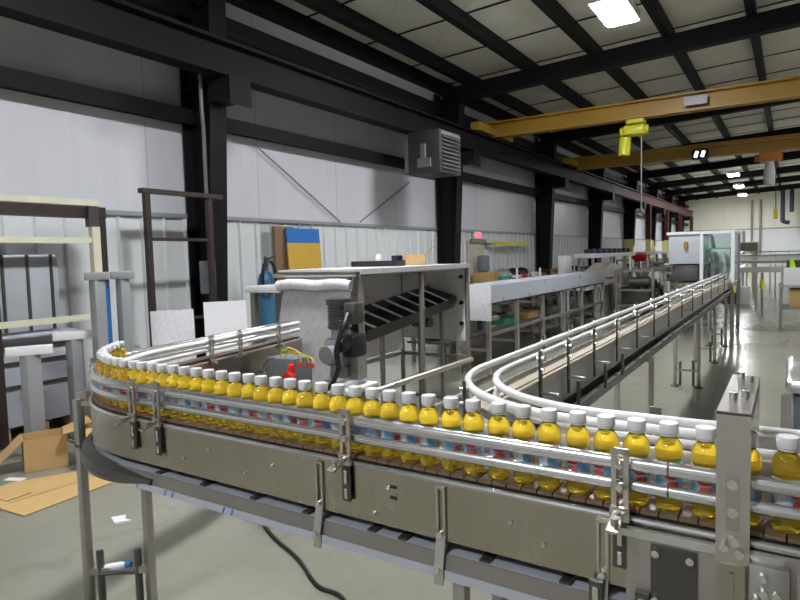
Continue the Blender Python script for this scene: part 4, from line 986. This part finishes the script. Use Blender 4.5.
machine(-3.0, 15.6, .8, 1.7, 1.15, 'steel machine frame behind the beige feeder', 1)
machine(-3.4, 20.2, 1.0, 2.2, 1.25, 'steel machine frame just in front of the red hopper', 2)
machine(-3.3, 23.4, 1.0, 2.2, 1.30, 'steel machine frame just past the red hopper', 3)
machine(-2.9, 26.6, 1.1, 2.4, 1.35, 'steel machine frame midway between red hopper and end wall', 4)
machine(-3.0, 30.5, 1.1, 2.4, 1.45, 'steel machine frame well beyond the red hopper', 5)
machine(-2.3, 17.6, .8, 1.6, 1.20, 'low steel machine left of the long conveyor booth', 6)
machine(-3.35, 17.5, .7, 1.7, 1.15, 'dark machine frame between the beige feeder and the red hopper', 8)
machine(-5.2, 17.6, .6, 2.0, 1.05, 'low dark machine frame behind the raised conveyor left of the red hopper', 21)
machine(-4.9, 13.2, .7, 1.5, .95, 'low dark machine frame near the cream door', 22)
machine(-2.2, 20.0, .7, 2.2, 1.05, 'low machine frame right of the red hopper', 10)
machine(-3.2, 33.8, 1.0, 2.4, 1.35, 'machine frame beside the far end of the raised conveyor', 12)
machine(-2.0, 15.2, .6, 1.4, 1.10, 'narrow machine frame just behind the pale glass-fronted booth', 13)
machine(-5.4, 27.0, .9, 3.0, 1.25, 'dark machine frame under the far wall columns', 7)
t = thing('roller_table', 'long steel roller table standing between the machine frames and the aisle', 'table', (-1.7, 25, 0))
for xx in (-1.8, -1.4):
    b = MB(); b.box(xx - .02, xx + .02, 22.9, 27.5, .88, 1.0); part(t, 'side_rail', b, 'stainless')
for k in range(14):
    b = MB(); b.cyl((-1.78, 23.0 + k * .32, .97), (-1.42, 23.0 + k * .32, .97), .04, 10); part(t, 'roller', b, 'rail_metal')
for yy in (23.0, 25, 27.3):
    for xx in (-1.8, -1.4):
        b = MB(); b.bar((xx, yy, 0), (xx, yy, .9), .05); part(t, 'leg', b, 'stainless_dull')

# glazed booth at the end of the return conveyor
t = thing('filler_booth', 'pale machine booth with glass front at the end of the long conveyor', 'machine', (-1.3, 13.1, 0))
X0, X1, X2, Y0, Y1 = -1.92, -1.36, -.86, 12.42, 13.9
b = MB(); b.box(X0, X1 - .02, Y0 + .02, Y1, 1.34, 1.88, bev=.01); part(t, 'cabinet', b, 'booth_grey')
b = MB(); b.box(X0 + .05, X1 - .06, Y0 + .10, Y1, 1.02, 1.33, bev=.02); part(t, 'mid_cabinet', b, 'motor_grey')
b = MB(); b.box(X0 - .03, X1 + .03, Y0 - .02, Y1 + .03, 1.88, 1.93); b.box(X1 + .03, X2 + .03, Y0 - .02, Y0 + .05, 1.88, 1.93); b.box(X2 - .04, X2 + .03, Y0 + .05, Y1 + .03, 1.88, 1.93); b.box(X1 + .03, X2 - .04, Y1 - .04, Y1 + .03, 1.88, 1.93); part(t, 'roof', b, 'white_plastic')
for xx, yy in ((X1, Y0), (X2, Y0), (X2, Y1)):
    b = MB(); b.bar((xx, yy, 1.0), (xx, yy, 1.88), .055); part(t, 'post', b, 'white_plastic')
    b = MB(); b.bar((xx, yy, .0), (xx, yy, 1.0), .06); part(t, 'leg', b, 'stainless_dull')
for xx, yy in ((X0, Y0 + .05), (X0, Y1 - .05), (X1, Y1)):
    b = MB(); b.bar((xx, yy, .0), (xx, yy, 1.02), .06); part(t, 'leg', b, 'stainless_dull')
b = MB(); b.box(X1 + .03, X2 - .03, Y0 - .004, Y0 + .004, 1.25, 1.88); part(t, 'glass_pane', b, 'booth_glass')
b = MB(); b.box(X2 - .004, X2 + .004, Y0 + .03, Y1 - .03, 1.0, 1.88); part(t, 'glass_pane', b, 'booth_glass')
b = MB(); b.box(X1 + .01, X2 - .03, Y1 - .06, Y1 - .05, .9, 1.88); part(t, 'back_panel', b, 'white_plastic')
b = MB(); b.box(X0, X2, Y0 + .3, Y1, .88, .98); part(t, 'deck', b, 'stainless_plate')
for xx in (-1.24, -1.12, -1.0):
    b = MB(); b.bar((xx, 13.0, 1.0), (xx + .05, 12.8, 1.30), .05); b.bar((xx + .05, 12.8, 1.30), (xx - .02, 13.0, 1.55), .05); b.cyl((xx + .05, 12.75, 1.30), (xx + .05, 12.86, 1.30), .055, 12); part(t, 'fill_head', b, 'rail_white')
b = MB(); b.bar((-1.33, 13.0, 1.58), (-.9, 13.0, 1.58), .06); part(t, 'head_beam', b, 'white_plastic')
b = MB(); b.box(X1 + .03, X1 + .045, Y0 - .012, Y0 - .005, 1.2, 1.62); b.box(X2 - .045, X2 - .03, Y0 - .012, Y0 - .005, 1.2, 1.62); b.box(X1 + .045, X2 - .045, Y0 - .012, Y0 - .005, 1.60, 1.62); part(t, 'window_trim', b, 'green', 'green window trim')
b = MB(); b.box(-1.05, -.80, 12.5, 12.95, .60, .88, bev=.02); part(t, 'gear_drive', b, 'dark_metal')
b = MB(); b.box(-.84, -.80, 12.36, 12.42, .82, .94); part(t, 'warning_tag', b, 'yellow')
b = MB(); b.box(-1.9, -1.4, 12.55, 13.7, .35, .86, bev=.02); part(t, 'lower_cabinet', b, 'grey_machine')
b = MB(); b.lathe([(.03, 1.62), (.035, 1.63), (.035, 1.74), (.0, 1.76)], (-1.62, 12.40, 0), 10); part(t, 'beacon', b, 'crane_yellow')

# cross conveyors and tables beyond the booth
def cross_conveyor(x0, x1, y, z, label):
    t = thing('cross_conveyor', label, 'conveyor', ((x0 + x1) / 2, y, 0))
    for dy in (-.18, .18):
        b = MB(); b.box(x0, x1, y + dy - .015, y + dy + .015, z - .12, z + .02); part(t, 'side_rail', b, 'stainless')
    b = MB(); b.box(x0, x1, y - .16, y + .16, z - .05, z - .02); part(t, 'belt', b, 'white_plastic')
    b = MB()
    for dy in (-.2, .2): b.cyl((x0, y + dy, z + .14), (x1, y + dy, z + .14), .02, 8)
    part(t, 'guide_rail', b, 'rail_metal')
    n = max(2, int((x1 - x0) / .55) + 1)
    for k in range(n):
        xx = x0 + .06 + (x1 - x0 - .12) * k / (n - 1)
        b = MB()
        for dy in (-.18, .18): b.bar((xx, y + dy, z + .0), (xx, y + dy, z + .2), .025)
        part(t, 'rail_bracket', b, 'stainless_dull')
        for dy in (-.17, .17):
            b = MB(); b.bar((xx, y + dy, 0), (xx, y + dy, z - .1), .04); part(t, 'leg', b, 'stainless_dull')
cross_conveyor(-1.35, 1.6, 18.2, 1.10, 'steel cross conveyor nearest beyond the booth')
cross_conveyor(-1.6, 2.0, 22.6, 1.22, 'steel cross conveyor second beyond the booth')
cross_conveyor(-1.9, 2.4, 28.0, 1.30, 'steel cross conveyor farthest before the end wall')
b = MB(); b.box(-1.98, -1.15, 29.8, 30.6, 1.40, 1.85, bev=.02); [b.box(-1.97, -1.16, 29.78, 29.8, 1.45 + k * .09, 1.48 + k * .09) for k in range(4)]
b.box(-1.95, -1.85, 29.9, 30.5, 0, 1.4); b.box(-1.28, -1.18, 29.9, 30.5, 0, 1.4)
solo('louvred_unit', 'dark grey louvred box on legs before the end wall', 'machine', b, 'grey_louver')
t = thing('packing_table', 'steel packing table at the right edge of the hall', 'table', (.35, 14.2, 0))
b = MB(); b.box(-.18, .95, 13.7, 14.7, .84, .88); part(t, 'table_top', b, 'stainless_dull')
for xx in (-.14, .9):
    for yy in (13.75, 14.65):
        b = MB(); b.bar((xx, yy, 0), (xx, yy, .84), .045); part(t, 'leg', b, 'frame_grey')
b = MB(); b.box(-.16, .92, 13.75, 14.65, .42, .45); part(t, 'shelf', b, 'frame_grey')
b = MB(); b.box(-.10, .42, 13.8, 14.3, .881, 1.20, bev=.01); solo('white_carton', 'white carton standing on the right packing table', 'box', b, 'white_plastic')
b = MB(); b.box(-.06, .40, 14.32, 14.65, .881, 1.34, bev=.01); solo('black_monitor', 'black case behind the white carton on the packing table', 'case', b, 'black_plastic')
b = MB(); b.poly([(.0, 13.95, 1.2005), (.10, 13.95, 1.2005), (.06, 13.95, 1.36), (.0, 13.95, 1.37)], (0, .12, 0)); solo('neon_vest', 'neon yellow-green cloth on top of the white carton', 'cloth', b, 'neon')
b = MB(); b.box(.0, .55, 13.8, 14.5, .451, .80, bev=.01); solo('table_carton', 'brown carton on the shelf of the packing table', 'box', b, 'cardboard')
b = MB(); b.box(-.05, .48, 12.0, 12.9, 0, .0); b.bm.clear()
b = MB(); b.box(-1.35, -.95, 20.0, 20.4, 0, .50, bev=.02); solo('white_bin', 'white bin on the floor of the far aisle', 'bin', b, 'white_plastic')
b = MB(); b.lathe([(.16, 0), (.18, .02), (.20, .9), (.0, .95)], (-1.40, 20.95, 0), 14); solo('tan_drum', 'tall tan drum on the floor beyond the booth', 'drum', b, 'beige_sheet')
for k, (xx, yy, lb) in enumerate(((-1.3, 17.2, 'yellow-sleeved floor post just beyond the booth'), (-.55, 17.0, 'yellow-sleeved floor post near the right packing table'))):
    t = thing('guard_post', lb, 'post', (xx, yy, 0)); b = MB(); b.cyl((xx, yy, 0), (xx, yy, 1.0), .03, 10); part(t, 'post', b, 'stainless_dull')
    b = MB(); b.cyl((xx, yy, .62), (xx, yy, .86), .045, 10); part(t, 'sleeve', b, 'hoist_yellow')
# pipes on the end wall
for xx, z1, lb in ((-2.25, 4.9, 'dark vertical pipe on the end wall, left of the pair'), (-1.75, 4.9, 'dark vertical pipe on the end wall, right of the pair'), (-2.75, 2.8, 'short dark vertical pipe on the end wall')):
    b = MB(); b.cyl((xx, YF - .12, 1.2), (xx, YF - .12, z1), .07 if z1 > 4 else .09, 10); b.box(xx - .1, xx + .1, YF - .14, YF - .07, 2.0, 2.06); solo('wall_pipe', lb, 'pipe', b, 'frame_grey')
b = MB(); b.cyl((-2.22, YF - .3, 0), (-2.22, YF - .3, 2.1), .11, 12); solo('yellow_bollard', 'tall yellow bollard before the end wall', 'bollard', b, 'hoist_yellow')
b = MB(); b.tube(smooth_pts([(-.45, YF - 1.4, 5.585), (-.45, YF - 1.4, 3.6), (-.40, YF - 1.4, 3.3), (-.05, YF - 1.4, 3.2)]), .13, 12); solo('duct_elbow', 'dark elbow duct hanging high before the end wall', 'duct', b, 'dark_blue')
b = MB(); b.cyl((.05, YF - 1.4, 3.9), (.05, YF - 1.4, 5.60), .13, 12); solo('duct_stub', 'short straight dark duct beside the elbow duct', 'duct', b, 'dark_blue')
b = MB(); b.box(-3.15, -2.35, YF - .06, YF - .02, 1.9, 2.83); solo('white_wall_panel', 'bright white panel on the end wall left of the pipes', 'panel', b, 'white_paint')

# grey machine at the right edge
t = thing('steel_cabinet', 'grey steel cabinet with rounded pale top at the right edge', 'cabinet', (.3, 3.7, 0))
b = MB(); b.box(.02, .70, 3.3, 4.0, .04, .93, bev=.02); part(t, 'body', b, 'box_grey')
b = MB(); b.box(-.01, .72, 3.26, 4.04, .93, 1.0, bev=.03); part(t, 'top', b, 'rail_metal')
for xx in (-.005, .70):
    b = MB(); b.box(xx - .02, xx + .02, 3.26, 3.30, 0, .93); part(t, 'corner_post', b, 'stainless')
b = MB(); b.box(.02, .70, 3.3, 4.0, .005, .04); part(t, 'plinth', b, 'black_plastic')

# ------------------------------------------------------------------ camera, view
f, yaw, pit, roll, H = 615.5, .5654, .06905, -.02661, 1.6
F = Vector((-math.sin(yaw) * math.cos(pit), math.cos(yaw) * math.cos(pit), -math.sin(pit)))
R0 = Vector((math.cos(yaw), math.sin(yaw), 0)); U0 = R0.cross(F)
R = R0 * math.cos(roll) + U0 * math.sin(roll); U = U0 * math.cos(roll) - R0 * math.sin(roll)
cam = bpy.data.cameras.new('camera'); co = bpy.data.objects.new('camera', cam); C.objects.link(co)
co.matrix_world = Matrix(((R.x, U.x, -F.x, 0), (R.y, U.y, -F.y, 0), (R.z, U.z, -F.z, H), (0, 0, 0, 1)))
cam.sensor_width = 36; cam.lens = f * 36 / 800; cam.clip_start = .05; cam.clip_end = 200
sc = bpy.context.scene; sc.camera = co
w = bpy.data.worlds.new('world'); sc.world = w; w.use_nodes = True
w.node_tree.nodes['Background'].inputs[0].default_value = (.5, .52, .55, 1); w.node_tree.nodes['Background'].inputs[1].default_value = .2
sc.view_settings.view_transform = 'Standard'; sc.view_settings.look = 'None'; sc.view_settings.gamma = 1
sc.view_settings.use_curve_mapping = False
sc.view_settings.exposure = 0.0
